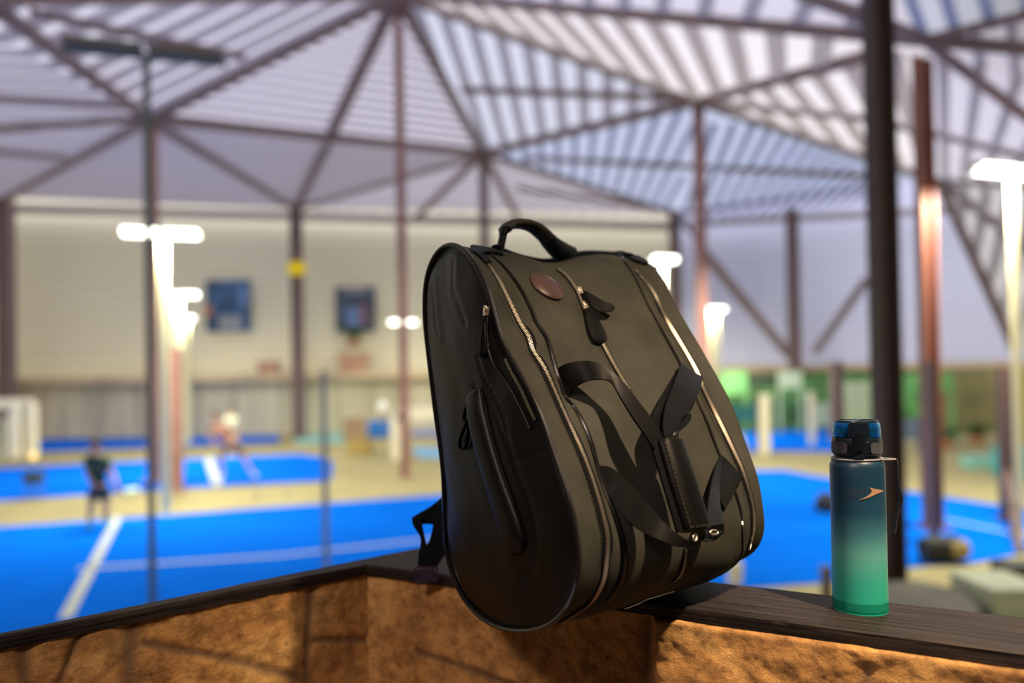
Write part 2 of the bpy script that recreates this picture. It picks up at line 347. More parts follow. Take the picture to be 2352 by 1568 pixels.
court('wide blue court behind the bottle and dark column', [(1560, 1082), (1800, 1079), (2060, 1124), (2352, 1168), (2700, 1225), (2600, 1240), (2352, 1268), (2250, 1290), (2070, 1303), (1900, 1336), (1690, 1352), (1500, 1366)],
      [(2160, 1190, 2330, 1225, .06)])

# ---------------------------------------------------------------- court lamp masts
LIT = mat('lit_floodlight', (1, 1, .95), .4, emit=(1.0, 0.99, 0.86), estr=7.0)
UNLIT = mat('grey_floodlight', (.12, .11, .10), .5); MASTC = mat('cream_mast_paint', (.88, .84, .52), .5); MASTD = mat('dark_green_mast_paint', (.09, .13, .15), .5)
MASTG = mat('pale_grey_mast_paint', (.50, .52, .46), .5)
def mast(label, px, py, Y, wbar, lit=True, heads=2, pm=None, power=420, r=.06, dx=0.0, wb_l=None, two=None):
    top = atY(px, py, Y); t = thing('lamp_mast', label, 'lamp mast', (top[0], Y, 0), 'court lamp masts' if lit else None)
    b = MB(); b.tube([(top[0], Y, 0), (top[0], Y, top[2]-.08)], r, 10); b.box((top[0], Y, .02), (.3, .3, .04)); b.build('pole', pm or MASTC, parent=t)
    yw = math.radians(17); cw, sw = math.cos(yw), math.sin(yw); bx = ((cw, sw, 0), (-sw, cw, 0), (0, 0, 1)); wbar /= cw
    b = MB(); b.beam((top[0]+dx-wbar/2*cw, Y-wbar/2*sw, top[2]-.04), (top[0]+dx+wbar/2*cw, Y+wbar/2*sw, top[2]-.02), .07, .07); b.build('crossbar', pm or MASTC, parent=t, smooth=False)
    hw = wbar/heads*(.92 if heads > 1 else 1)
    for k in range(heads):
        kx = (k-(heads-1)/2)*wbar/heads; cx = top[0]+dx+kx*cw; cy = Y+kx*sw
        b = MB(); b.box((cx, cy-.04, top[2]+.06), (hw, .26, .10 if lit else .05), bx); h = b.build('floodlight', UNLIT, parent=t, smooth=False)
        b = MB(); b.box((cx, cy-.08, top[2]-.01), (hw*.94, .28, .14 if lit else .04), bx); b.build('lamp_glass', LIT if lit else UNLIT, parent=h, smooth=False)
    if lit:
        l = lamp('AREA', 'court_lamp', (top[0]+dx, Y-.05, top[2]-.20), (top[0]+dx, Y+1.2, 0), power, (1.0, .94, .70), shape='RECTANGLE', size=wbar, size_y=.3)
    return t
mast('tall dark mast with an unlit floodlight bar, nearest on the left', 336, 125, 10.0, 1.95, lit=False, pm=MASTD, r=.048)
mast('brightest lit mast beside the near dark mast', 374, 536, 17.7, 1.70, power=1000, r=.11)
mast('lit mast with a shorter bar below the brightest one', 408, 676, 28, 1.55, power=1350, r=.15)
mast('small lit mast with one head, lowest of the stacked left ones', 426, 730, 40, 1.0, heads=1, power=260, r=.2)
mast('far mast with two round lamps in front of the reddish column', 926, 740, 40, 1.45, heads=2, power=260, r=.05, pm=MASTG)
mast('lit mast just above the right shoulder of the bag', 1524, 596, 23, .80, heads=1, power=1000, r=.04, pm=MASTG)
mast('lit mast right of the bag with a cream pole', 1640, 710, 38, 1.2, heads=1, power=1350, r=.22)
mast('lit mast at the right edge of the hall', 2322, 396, 13.8, 1.75, power=1000, r=.07)

# ---------------------------------------------------------------- cream court frames, posts, netting
FR = mat('cream_frame_paint', (.93, .88, .68), .5)
def frame(label, pts, Y, w, name='padel_frame'):
    P = [atY(*p, Y) for p in pts]; b = MB()
    for a, c in zip(P[:-1], P[1:]): b.beam(a, c, w, w)
    return tag(b.build(name, FR, smooth=False), label, 'court frame')
frame('cream court frame at the left edge, outer one', [(-60, 925), (72, 925), (74, 1046)], 31.5, .36)  # steel framing of the padel court glass walls
frame('inner cream court frame at the left edge', [(-60, 931), (33, 931), (35, 1052)], 30.5, .28)
b = MB(); 
for x in (10,): 
    p = atY(x, 1050, 32); b.box((p[0], 32, p[2]/2+.9), (.3, .1, 1.9))
tag(b.build('notice_board', mat('pale_board', (.75, .80, .66), .6), smooth=False), 'pale board standing inside the left cream frame', 'board')
frame('cream frame left of the bag, before the reddish column', [(916, 1056), (912, 950), (1080, 946)], 29.5, .50)
frame('cream upright post right of the bag', [(1755, 1046), (1755, 905)], 29.5, .36, 'court_post')
frame('cream post behind the lower right of the bag', [(1684, 1375), (1690, 1290)], 10.8, .17, 'court_post')
def post(px, y0, y1, Y, w, m, label, cat='post', name='fence_post'):
    a = atY(px, y0, Y); b = MB(); z0 = 0.0; b.tube([(a[0], Y, z0), (a[0], Y, a[2])], w/2, 8)
    return tag(b.build(name, m), label, cat)
GP = mat('grey_blue_post', (.22, .25, .30), .5)
post(743, 850, 1300, 12.0, .10, GP, 'slim grey fence post left of the bag, crossing the near court')
post(1862, 900, 1040, 33, .3, FR, 'thin pale post behind the blue strip')
b = MB()
for x in (385, 590, 660): 
    p = atY(x, 1128, 20.3); b.beam((p[0], 20.3, 0.0), (p[0], 20.3, p[2]), .06, .06)
p0 = atY(385, 1124, 20.3); p1 = atY(745, 1106, 20.3); b.beam(p0, p1, .06, .05); b.beam((p1[0], 20.3, 0), p1, .06, .06)
tag(b.build('barrier_rail', GP, smooth=False), 'low dark rail behind the near court', 'rail')
# posters, disc, small lights
def board(name, label, cat, x0, y0, x1, y1, Y, m, extra=None):
    a = atY(x0, y1, Y); c = atY(x1, y0, Y); t = thing(name, label, cat, ((a[0]+c[0])/2, Y, a[2]))
    b = MB(); b.box(((a[0]+c[0])/2, Y, (a[2]+c[2])/2), (c[0]-a[0], .08, c[2]-a[2])); b.build('board', m, parent=t, smooth=False)
    for (u0_, v0, u1_, v1, mm) in (extra or []):
        b = MB(); W_ = c[0]-a[0]; H_ = c[2]-a[2]
        b.box((a[0]+W_*(u0_+u1_)/2, Y-.06, a[2]+H_*(v0+v1)/2), (W_*(u1_-u0_), .04, H_*(v1-v0))); b.build('print', mm, parent=t, smooth=False)
    return t
PB = mat('poster_blue', (.05, .13, .25), .5, var=.6, vscale=.9); PD = mat('poster_dark', (.06, .085, .13), .5, var=.5, vscale=1)
PL = mat('poster_light_blue', (.16, .28, .55), .5); PO = mat('poster_orange', (.55, .22, .10), .5); PW = mat('poster_grey', (.35, .38, .42), .5)
board('wall_poster', 'blue poster on the far wall, the larger one nearer the masts', 'poster', 474, 642, 574, 762, 46.6, PB,
      [(.74, .5, .98, .85, PL), (.3, .02, .8, .3, PW), (.3, .93, .8, 1., PL), (-.02, .3, .15, .52, PO)])
board('wall_poster', 'dark poster on the far wall, the one with a plant before it', 'poster', 772, 658, 860, 762, 46.6, PD,
      [(.25, .1, .6, .55, PL), (.6, .15, .8, .6, mat('poster_plum', (.28, .16, .24), .5)), (.2, .86, .8, 1., PW)])
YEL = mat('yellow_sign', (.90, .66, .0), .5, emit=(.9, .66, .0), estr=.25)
p = atY(681, 616, 43.2); b = MB(); prof = [(.001, -.06), (.50, -.06), (.55, 0), (.50, .06), (.001, .06)]
vs = MB(); vs.lathe(prof, 32); b.add([(p[0]+x*1.05, p[1]+z, p[2]+y*.78) for x, y, z in vs.v], vs.f); b.beam((p[0], p[1]+.03, p[2]), (p[0], 43.75, p[2]), .12, .12)
tag(b.build('round_sign', YEL), 'yellow oval sign mounted on the brown column', 'sign')
# plants on the gallery
GREEN = mat('leaf_green', (.07, .16, .05), .7, var=.5, vscale=4)
def plant(px, py, Y, R, H, n, label, potm=None):
    base = atY(px, py, Y); base[2] = atY(812, 797, 45.7)[2] if Y > 45 else 0.0; t = thing('potted_plant', label, 'plant', tuple(base))
    b = MB(); b.lathe([(.001, 0), (R*.30, 0), (R*.42, R*.5), (R*.36, R*.5), (R*.34, R*.44), (.001, R*.44)], 20, base); b.build('pot', potm or mat('terracotta', (.45, .22, .12), .7), parent=t)
    b = MB(); o = base+[0, 0, R*.44]
    for i in range(n):
        a = random.uniform(0, 6.28); L = H*random.uniform(.6, 1.1); sp = R*random.uniform(.5, 1.25); w = R*.10
        d = np.array([math.cos(a), math.sin(a), 0]); side = np.array([-d[1], d[0], 0])
        ts = np.linspace(0, 1, 6); c = [o+d*sp*t_**1.4+np.array([0, 0, L*(t_-.45*t_*t_*sp/R)]) for t_ in ts]
        ww = [w*math.sin(math.pi*(.12+.85*t_)) for t_ in ts]
        b.strip([q-side*k for q, k in zip(c, ww)], [q+side*k for q, k in zip(c, ww)], .01, m=2)
    b.build('foliage', GREEN, parent=t); return t
plant(812, 806, 45.7, .95, 1.2, 46, 'green plant on the gallery before the dark poster')
BX = mat('terracotta_box', (.58, .34, .22), .8, var=.2, vscale=2)
for x0, y0, x1, y1, lab in ((590, 812, 640, 842, 'low clay planter on the gallery, left one'), (776, 797, 846, 842, 'clay planter under the green plant')):
    a = atY(x0, y1, 45.7); c = atY(x1, y0, 45.7); b = MB(); q = c[2]-a[2]; w2 = (c[0]-a[0])/2; mx = (a[0]+c[0])/2; z0 = 3.84
    b.add([(mx+i*w2*k, 45.7+j*.25*k, z) for z, k in ((z0, .8), (z0+q, 1.0)) for i, j in ((-1, -1), (1, -1), (1, 1), (-1, 1))],
          [(3, 2, 1, 0), (4, 5, 6, 7)]+[(i, (i+1) % 4, 4+(i+1) % 4, 4+i) for i in range(4)])
    b.box((mx, 45.7, z0+q*.95), (w2*2.1, .56, q*.1)); q = q; tag(b.build('planter', BX, smooth=False), lab, 'planter')
# low boxes, globe lamp, ball
p = atY(879, 935, 39); b = MB()
for k in range(1): b.lathe([(.001, -.30), (.12, -.28), (.24, -.18), (.30, 0), (.24, .18), (.12, .28), (.001, .30)], 24, p)
GL = mat('globe_glass', (.85, .87, .80), .3, emit=(1, 1, .9), estr=.25)
t = thing('globe_lamp', 'pale globe lamp on a post far left of the bag', 'lamp', (p[0], p[1], 0)); b.build('globe', GL, parent=t)
b = MB(); b.tube([(p[0], p[1], 0), (p[0], p[1], p[2]-.29)], .05, 8); b.build('post', UNLIT, parent=t)
def crate(x0, y0, x1, y1, m, label, cat='box', name='storage_box', depth=.8, lid=True):
    f = atz((x0+x1)/2, y1); Y = f[1]; a = atY(x0, y1, Y); c = atY(x1, y0, Y); w = c[0]-a[0]; h = max(.1, c[2]); mx = (a[0]+c[0])/2
    t = thing(name, label, cat, (mx, Y+depth/2, 0))
    b = MB(); b.box((mx, Y+depth/2, h*.45), (w, depth, h*.9)); b.build('body', m, parent=t, smooth=False, bevel=min(.05, h*.1))
    b = MB(); b.box((mx, Y+depth/2, h*.95), (w*1.03, depth*1.03, h*.1)); b.build('lid', m, parent=t, smooth=False, bevel=.02)
    return t
crate(845, 966, 890, 1006, mat('blue_crate', (.03, .22, .80), .6), 'bright blue box under the globe lamp')
crate(800, 1010, 850, 1046, mat('tan_crate', (.45, .33, .10), .7), 'tan brown box on the cream ground left of the bag')
crate(788, 960, 835, 1012, mat('brown_crate', (.40, .27, .17), .7), 'dull brown box against the far screen', depth=.4)
p = atz(76, 1066); q = atY(76, 1048, p[1]); b = MB(); b.lathe([(.001, -.16), (.1, -.13), (.17, 0), (.1, .13), (.001, .16)], 16, q)
t = thing('garden_lamp', 'small glowing amber lamp by the left cream frame', 'lamp', (q[0], q[1], 0))
b.build('bulb', mat('amber_bulb', (.9, .6, .2), .4, emit=(1, .72, .30), estr=1.1), parent=t)
b = MB(); b.tube([(q[0], q[1], 0), (q[0], q[1], q[2]-.15)], .04, 8); b.build('stake', UNLIT, parent=t)
# near things on the ground right of the bottle
GB = mat('dark_olive_cover', (.095, .09, .075), .8, var=.2, vscale=3)
def mound(poly, h, m, label, cat, name, rim=.75):
    P = [atz(*p_) for p_ in poly]; c = sum(P)/len(P); b = MB(); k = len(P)
    R1 = [c+(q_-c)*1.0 for q_ in P]; rows = []
    for f_, z in ((1, 0), (.985, h*.6), (.95, h*.9), (rim, h), (.02, h*1.03)):
        rows.append([(c[0]+(q_[0]-c[0])*f_, c[1]+(q_[1]-c[1])*f_, z) for q_ in P])
    b.grid(rows, closeV=True); b.f.append(tuple(range(4*k, 5*k))); b.f.append(tuple(range(k))[::-1])
    return tag(b.build(name, m), label, cat)
mound([(1990, 1420), (2000, 1385), (2100, 1380), (2215, 1405), (2260, 1450), (2240, 1500), (1990, 1500)], .32, GB, 'dark olive covered bench top behind the bottle', 'bench', 'covered_bench')
crate(2283, 1352, 2420, 1440, mat('grey_green_box', (.42, .47, .36), .7, var=.1, vscale=3), 'grey green box at the right edge behind the plank', depth=.9)
crate(2325, 1300, 2430, 1345, mat('dark_bin_plastic', (.03, .035, .03), .6), 'dark bin beyond the grey green box', depth=.5)
b = MB(); e0 = atz(2140, 1300); L_ = [(0, .19), (.1, .21), (.5, .22), (.56, .20), (.58, .12)]
t = thing('equipment_bag', 'dark bag with a round tan end lying by the slim post', 'bag', (e0[0]+.3, e0[1]+.2, 0))
b.tube([(e0[0]+x, e0[1]+.25, .21) for x, r in L_], [r for x, r in L_], 18); b.build('body', mat('charcoal_nylon', (.028, .028, .026), .7), parent=t)
b = MB(); b.tube([(e0[0]+x, e0[1]+.18, .22) for x in (.34, .36, .60, .66, .68)], [.10, .16, .165, .13, .05], 18); b.build('end_panel', mat('tan_nylon', (.40, .31, .13), .7), parent=t)
# small post beside the bottle
a = atz(1899, 1376); b = MB(); z1 = atY(1899, 1306, a[1])[2]
b.beam((a[0], a[1], 0), (a[0], a[1], z1), .11, .11); b.box((a[0], a[1], z1), (.14, .14, .05))
tag(b.build('bollard', mat('grey_wood_post', (.16, .13, .11), .8), smooth=False), 'short grey wooden bollard left of the bottle', 'bollard')
b = MB(); q = atz(1898, 1175); b.lathe([(.001, 0), (.20, 0), (.26, .12), (.22, .30), (.10, .42), (.001, .45)], 16, q)
tag(b.build('ball_basket', mat('black_net', (.03, .03, .035), .7)), 'small dark basket on the wide blue court', 'basket')
# green backdrop at the right: planting, boards and pale panels beyond the courts
HG = mat('hedge_green', (.13, .30, .10), .85, var=.5, vscale=1.3); HG2 = mat('bright_green_cloth', (.22, .55, .20), .8, var=.2, vscale=.8)
OL = mat('olive_screen', (.32, .30, .15), .85, var=.25, vscale=.8); PG = mat('pale_green_panel', (.60, .74, .52), .6)
def panel(x0, y0, x1, y1, Y, m, label, cat='panel', name='screen_panel', th=.12):
    a = atY(x0, y1, Y); c = atY(x1, y0, Y); z0 = max(0, a[2]); b = MB(); w = c[0]-a[0]; mx = (a[0]+c[0])/2
    b.box((mx, Y, (z0+c[2])/2), (w, th, c[2]-z0)); 
    for s_ in (-1, 1): b.box((mx+s_*w/2, Y, c[2]/2), (.10, th*1.4, c[2]))
    return tag(b.build(name, m, smooth=False), label, cat)
def hedge(x0, x1, y0, Y, m, label, n=70):
    a = atY(x0, 900, Y); c = atY(x1, y0, Y); b = MB(); H = c[2]; ph = 0
    for i in range(n):
        x = random.uniform(a[0], c[0]); z = random.uniform(.1, H*.92); r = random.uniform(.22, .42)*H*.32; yy = Y+random.uniform(-.4, .4)
        for k in range(7):
            q_ = random.uniform(0, 6.28); e_ = random.uniform(-1, 1); d = np.array([math.cos(q_)*math.sqrt(1-e_*e_), math.sin(q_)*math.sqrt(1-e_*e_), e_])
            o = np.array([x, yy, max(z, r)])+d*r*.4; s1 = nz(np.cross(d, [0, 0, 1.0])+.01); s2 = np.cross(d, s1)
            b.add([o-s1*r*.45, o+s2*r*.3+d*r*.2, o+s1*r*.45+d*r*.3, o-s2*r*.3+d*r*.4], [(0, 1, 2, 3)])
    b.beam((a[0], Y, H*.45), (c[0], Y, H*.45), .5, H*.88)
    return tag(b.build('hedge', m, smooth=False), label, 'hedge')
hedge(1630, 1995, 846, 43, HG, 'long green hedge behind the courts right of the bag')
hedge(2065, 2180, 846, 40, HG2, 'bright green hedge seen beside the orange column')
panel(1660, 852, 1712, 905, 41, HG2, 'bright green banner right of the bag, first one'); panel(1790, 852, 1838, 892, 41, PG, 'pale green banner in the middle of the hedge')
panel(1725, 858, 1785, 890, 41.2, mat('dark_green_cloth', (.06, .09, .05), .8), 'dark green banner between the two lighter ones')
panel(1925, 876, 1996, 980, 39, PG, 'pale green panel just left of the dark column'); panel(1872, 925, 1905, 978, 38, PG, 'small pale panel left of the larger pale one')
panel(1640, 930, 1740, 968, 37, mat('deep_teal_cloth', (.05, .24, .20), .8), 'deep teal screen low against the hedge')
panel(2165, 850, 2310, 1000, 34, OL, 'olive screen between the orange column and the right post')
panel(2150, 855, 2185, 900, 33, HG2, 'small bright green banner beside the orange column'); panel(2330, 845, 2420, 1010, 32, mat('yellow_olive_cloth', (.50, .47, .14), .8), 'yellow olive screen at the right edge')
panel(2070, 960, 2110, 1010, 30, mat('slate_blue_cloth', (.16, .22, .34), .8), 'slate blue panel beside the dark column')
crate(2140, 985, 2200, 1012, mat('slate_blue_bench', (.12, .22, .36), .7), 'slate blue bench far right', 'bench', 'bench', depth=.6)
crate(2230, 1048, 2300, 1078, mat('turquoise_seat', (.25, .55, .50), .6), 'turquoise bench right of the orange column', 'bench', 'bench', depth=.6)
crate(2318, 1030, 2400, 1100, mat('teal_seat', (.08, .38, .42), .6), 'teal seat block at the right edge', 'bench', 'bench', depth=.8)
for px, py, lab in ((2170, 1010, 'low bush on the ground right of the orange column'), (2245, 1000, 'round olive bush before the olive screen')):
    q = atz(px, py+20); plant(px, py+20, q[1], .8, .9, 40, lab)
# blur of a seated pair at the near court edge

# ================================================================ PEOPLE ON THE COURTS
def skin(name, vs, es, rs, m, parent, root=0, sub=2):
    o0 = np.array(parent['_o']); me = bpy.data.meshes.new(name); me.from_pydata([tuple(np.array(v)-o0) for v in vs], es, [])
    me.materials.append(m); o = bpy.data.objects.new(name, me); C.objects.link(o); o.parent = parent; o['_o'] = list(parent['_o'])
    md = o.modifiers.new('skin', 'SKIN'); md.use_smooth_shade = True
    for i, r in enumerate(rs):
        k = me.skin_vertices[0].data[i]; k.radius = (r, r) if np.isscalar(r) else r; k.use_root = (i == root)
    s = o.modifiers.new('sub', 'SUBSURF'); s.levels = sub; s.render_levels = sub
    return o
SKINM = mat('skin', (.55, .30, .21), .6); HAIR = mat('dark_hair', (.03, .02, .015), .7)
def person(label, Y, J, shirtm, shortm, shoem, group='players on the courts', tall=1.0):
    """J: joint -> (px, py, depth offset in metres)"""
    G = {k: atY(v[0], v[1], Y+v[2])+[0, 0, .05] for k, v in J.items()}
    t = thing('person', label, 'person', (G['pelvis'][0], Y, 0), group); k = tall*1.2
    order = ['pelvis', 'chest', 'neck', 'headb', 'head', 'shL', 'elL', 'haL', 'shR', 'elR', 'haR', 'hipL', 'knL', 'anL', 'toL', 'hipR', 'knR', 'anR', 'toR']
    G['headb'] = G['neck']*.45+G['head']*.55
    E_ = [('pelvis', 'chest'), ('chest', 'neck'), ('neck', 'headb'), ('headb', 'head'), ('chest', 'shL'), ('shL', 'elL'), ('elL', 'haL'), ('chest', 'shR'), ('shR', 'elR'), ('elR', 'haR'),
          ('pelvis', 'hipL'), ('hipL', 'knL'), ('knL', 'anL'), ('anL', 'toL'), ('pelvis', 'hipR'), ('hipR', 'knR'), ('knR', 'anR'), ('anR', 'toR')]
    R_ = dict(pelvis=(.15, .11), chest=(.17, .12), neck=.055, headb=.085, head=.092, shL=.062, elL=.045, haL=.032, shR=.062, elR=.045, haR=.032,
              hipL=.088, knL=.058, anL=.040, toL=.040, hipR=.088, knR=.058, anR=.040, toR=.040)
    ix = {n: i for i, n in enumerate(order)}
    skin('body', [G[n] for n in order], [(ix[a], ix[c]) for a, c in E_], [(tuple(q*k for q in R_[n]) if isinstance(R_[n], tuple) else R_[n]*k) for n in order], SKINM, t)
    mid = lambda a, c, f: G[a]*(1-f)+G[c]*f
    vs = [G['pelvis'], G['chest'], mid('chest', 'neck', .7), G['shL'], mid('shL', 'elL', .7), G['shR'], mid('shR', 'elR', .7)]
    skin('shirt', vs, [(0, 1), (1, 2), (1, 3), (3, 4), (1, 5), (5, 6)], [(.165*k, .13*k), (.19*k, .14*k), .075*k, .08*k, .072*k, .08*k, .072*k], shirtm, t)
    vs = [mid('pelvis', 'chest', .15), G['pelvis'], G['hipL'], mid('hipL', 'knL', .75), G['hipR'], mid('hipR', 'knR', .75)]
    skin('shorts', vs, [(0, 1), (1, 2), (2, 3), (1, 4), (4, 5)], [(.16*k, .125*k), (.17*k, .13*k), .11*k, .10*k, .11*k, .10*k], shortm, t)
    for s_ in 'LR':
        skin('shoe', [G['an'+s_]+[0, 0, -.01], mid('an'+s_, 'to'+s_, .5), G['to'+s_]+nz(G['to'+s_]-G['an'+s_])*.05], [(0, 1), (1, 2)], [.055*k, .056*k, .05*k], shoem, t)
        h = G['ha'+s_]; d = nz(G['ha'+s_]-G['el'+s_]); a = nz(np.cross(d, [0, 1.0, 0.2])); b = MB()
        b.tube([h-d*.02, h+d*.05, h+d*.085], [.030, .042, .036], 10, rx=[.02, .02, .016], side=a)
        for q in range(4):
            o = h+d*.08+a*(q-1.5)*.020; L = (.068, .078, .074, .058)[q]; c = np.cross(a, d)
            b.tube([o, o+d*L*.5+c*.006, o+d*L+c*.022], [.0095, .009, .007], 6)
        o = h+d*.02+a*.036; b.tube([o, o+a*.028+d*.03, o+a*.034+d*.058], [.011, .010, .008], 6); b.build('hand', SKINM, parent=t)
    hd = G['head']; up = nz(G['head']-G['neck']); fw = nz(np.array([0, -1.0, 0])-up*(np.array([0, -1.0, 0])@up)); sd = np.cross(up, fw)
    b = MB(); rows = []
    for th in np.linspace(.02, 1.75, 9): rows.append([hd-fw*.012+up*(.012+.125*math.cos(th))+(sd*math.cos(q)+fw*math.sin(q)*(1.05 if math.sin(q) < 0 else .80))*.108*math.sin(th) for q in np.linspace(0, 6.283, 18, endpoint=False)])
    b.grid(rows, closeV=True); b.build('hair', HAIR, parent=t)
    b = MB(); b.tube([hd+fw*.088+up*.015, hd+fw*.112-up*.02, hd+fw*.092-up*.032], [.008, .015, .008], 8); b.build('nose', SKINM, parent=t)
    for s_ in (-1, 1):
        b = MB(); b.tube([hd+sd*s_*.095-up*.03, hd+sd*s_*.106, hd+sd*s_*.095+up*.025], [.008, .016, .009], 8); b.build('ear', SKINM, parent=t)
        b = MB(); b.lathe([(.0005, -.006), (.012, -.003), (.013, .002), (.0005, .006)], 10, hd+fw*.090+sd*s_*.034+up*.012); b.build('eye', HAIR, parent=t)
    b = MB(); b.tube([hd+fw*.086-up*.052-sd*.022, hd+fw*.095-up*.054, hd+fw*.086-up*.052+sd*.022], [.003, .006, .003], 8); b.build('mouth', SKINM, parent=t)
    return t, G
def racket(px0, py0, px1, py1, Y, col, label):
    a = atY(px0, py0, Y); c = atY(px1, py1, Y); d = nz(c-a); n = nz(np.cross(d, [.3, 1, .2])); s_ = np.cross(n, d)
    t = thing('padel_racket', label, 'racket', tuple(a))
    b = MB(); b.tube([a, a+d*.16], .018, 10); b.build('grip', HAIR, parent=t)
    b = MB(); o = a+d*.31; rows = []
    for f_, z in ((.02, .019), (.97, .019), (1, .012), (1, -.012), (.97, -.019), (.02, -.019)):
        rows.append([o+(d*.165*math.cos(q)+s_*.13*math.sin(q))*f_+n*z for q in np.linspace(0, 6.283, 28, endpoint=False)])
    b.grid(rows, closeV=True); b.beam(a+d*.14, a+d*.18, .05, .03); b.build('face_plate', col, parent=t)
    return t
Y1 = atz(222, 1214)[1]
person('person in a dark green shirt standing on the near court with a racket', Y1,
       dict(pelvis=(228, 1124, 0), chest=(222, 1070, -.03), neck=(219, 1044, -.05), head=(219, 1024, -.07), shL=(203, 1058, -.03), elL=(200, 1090, -.08), haL=(214, 1120, -.22),
            shR=(241, 1058, -.03), elR=(257, 1092, -.06), haR=(268, 1122, -.20), hipL=(218, 1128, 0), knL=(210, 1166, -.06), anL=(206, 1206, .02), toL=(206, 1213, -.14),
            hipR=(237, 1128, 0), knR=(244, 1166, -.06), anR=(242, 1204, .02), toR=(243, 1211, -.14)),
       mat('dark_green_shirt', (.018, .07, .05), .8), mat('dark_navy_shorts', (.015, .04, .06), .8), mat('turquoise_shoe', (.12, .55, .50), .6))
racket(270, 1126, 316, 1126, Y1-.22, mat('pale_green_racket', (.55, .80, .62), .4), 'pale green racket held low by the person in green')
Y2 = atz(545, 1102)[1]
person('person in a dull red shirt lunging with legs apart on the second court', Y2,
       dict(pelvis=(532, 1022, 0), chest=(506, 990, -.05), neck=(499, 972, -.08), head=(494, 956, -.1), shL=(488, 984, -.1), elL=(484, 1006, -.2), haL=(496, 1026, -.35),
            shR=(522, 984, .02), elR=(540, 1004, -.06), haR=(548, 1022, -.2), hipL=(522, 1030, 0), knL=(506, 1058, -.15), anL=(512, 1094, .0), toL=(506, 1100, -.12),
            hipR=(543, 1030, 0), knR=(562, 1056, -.1), anR=(580, 1090, 0), toR=(588, 1096, -.1)),
       mat('dull_red_shirt', (.36, .17, .13), .8), mat('dark_taupe_shorts', (.09, .08, .09), .8), mat('pale_shoe', (.7, .7, .66), .6))
Y3 = atz(534, 1050)[1]
person('person in a pale green shirt behind the one in red', Y3,
       dict(pelvis=(530, 1000, 0), chest=(531, 972, 0), neck=(531, 955, 0), head=(531, 942, -.02), shL=(521, 962, 0), elL=(518, 980, -.03), haL=(520, 998, -.1),
            shR=(541, 962, 0), elR=(545, 980, -.03), haR=(543, 998, -.1), hipL=(526, 1003, 0), knL=(525, 1024, -.03), anL=(525, 1047, 0), toL=(525, 1050, -.12),
            hipR=(535, 1003, 0), knR=(537, 1024, -.03), anR=(537, 1047, 0), toR=(537, 1050, -.12)),
       mat('pale_green_shirt', (.66, .80, .52), .8), mat('cream_shorts', (.75, .72, .5), .8), mat('white_shoe', (.8, .8, .78), .6))
# ball machine like dark trolley on second court
q = atz(78, 1148); t = thing('ball_cart', 'small dark ball cart on the second court at the left', 'cart', (q[0], q[1], 0))
b = MB(); b.box(q+[0, 0, .62], (.42, .36, .30)); b.build('basket', mat('dark_wire', (.04, .06, .07), .6), parent=t, smooth=False, bevel=.03)
for sx in (-1, 1):
    for sy in (-1, 1): b = MB(); b.beam(q+[sx*.2, sy*.16, 0], q+[sx*.14, sy*.12, .5], .03, .03); b.build('leg', UNLIT, parent=t, smooth=False)

# ================================================================ TERRACE: STONE WALL AND TIMBER COPING
ZC = 2.703; TH = 0.0172; ZS = ZC-TH
A0 = atz(840, 1296, ZC); A1 = atz(2352, 1498, ZC); dR = nz(A1-A0); nR = np.array([dR[1], -dR[0], 0])        # nR faces the camera side
B1 = atz(0, 1461, ZC); dL = nz(B1-A0); nL = np.array([-dL[1], dL[0], 0])
Bk = atz(960, 1258, ZC); Bk2 = atz(2352, 1418, ZC)
def wood(name, ang):
    m = bpy.data.materials.new(name); m.use_nodes = True; nt = m.node_tree; N = nt.nodes; L = nt.links; b = N['Principled BSDF']
    tc = N.new('ShaderNodeTexCoord'); rt = N.new('ShaderNodeMapping'); rt.inputs['Rotation'].default_value = (0, 0, -ang); L.new(tc.outputs['Object'], rt.inputs[0])
    mp = N.new('ShaderNodeMapping'); mp.inputs['Scale'].default_value = (4.0, 300, 160); L.new(rt.outputs[0], mp.inputs[0])
    n1 = N.new('ShaderNodeTexNoise'); n1.inputs['Scale'].default_value = 1; n1.inputs['Detail'].default_value = 7; n1.inputs['Distortion'].default_value = .6; L.new(mp.outputs[0], n1.inputs['Vector'])
    m2 = N.new('ShaderNodeMapping'); m2.inputs['Scale'].default_value = (5, 34, 34); L.new(rt.outputs[0], m2.inputs[0])
    n2 = N.new('ShaderNodeTexNoise'); n2.inputs['Scale'].default_value = 1; n2.inputs['Detail'].default_value = 4; L.new(m2.outputs[0], n2.inputs['Vector'])
    r = N.new('ShaderNodeValToRGB'); e = r.color_ramp.elements; e[0].position = .40; e[0].color = (.003, .002, .002, 1); e[1].position = .64; e[1].color = (.060, .043, .035, 1)
    k = r.color_ramp.elements.new(.50); k.color = (.020, .013, .011, 1)
    mx = N.new('ShaderNodeMath'); mx.operation = 'MULTIPLY_ADD'; mx.inputs[1].default_value = .7; L.new(n1.outputs['Fac'], mx.inputs[0])
    m3 = N.new('ShaderNodeMath'); m3.operation = 'MULTIPLY'; m3.inputs[1].default_value = .3; L.new(n2.outputs['Fac'], m3.inputs[0]); L.new(m3.outputs[0], mx.inputs[2])
    L.new(mx.outputs[0], r.inputs[0]); L.new(r.outputs[0], b.inputs['Base Color']); b.inputs['Roughness'].default_value = .62; b.inputs['Specular IOR Level'].default_value = .35
    bp = N.new('ShaderNodeBump'); bp.inputs['Strength'].default_value = .9; bp.inputs['Distance'].default_value = .0022; L.new(mx.outputs[0], bp.inputs['Height']); L.new(bp.outputs[0], b.inputs['Normal'])
    return m
from mathutils import noise as mno
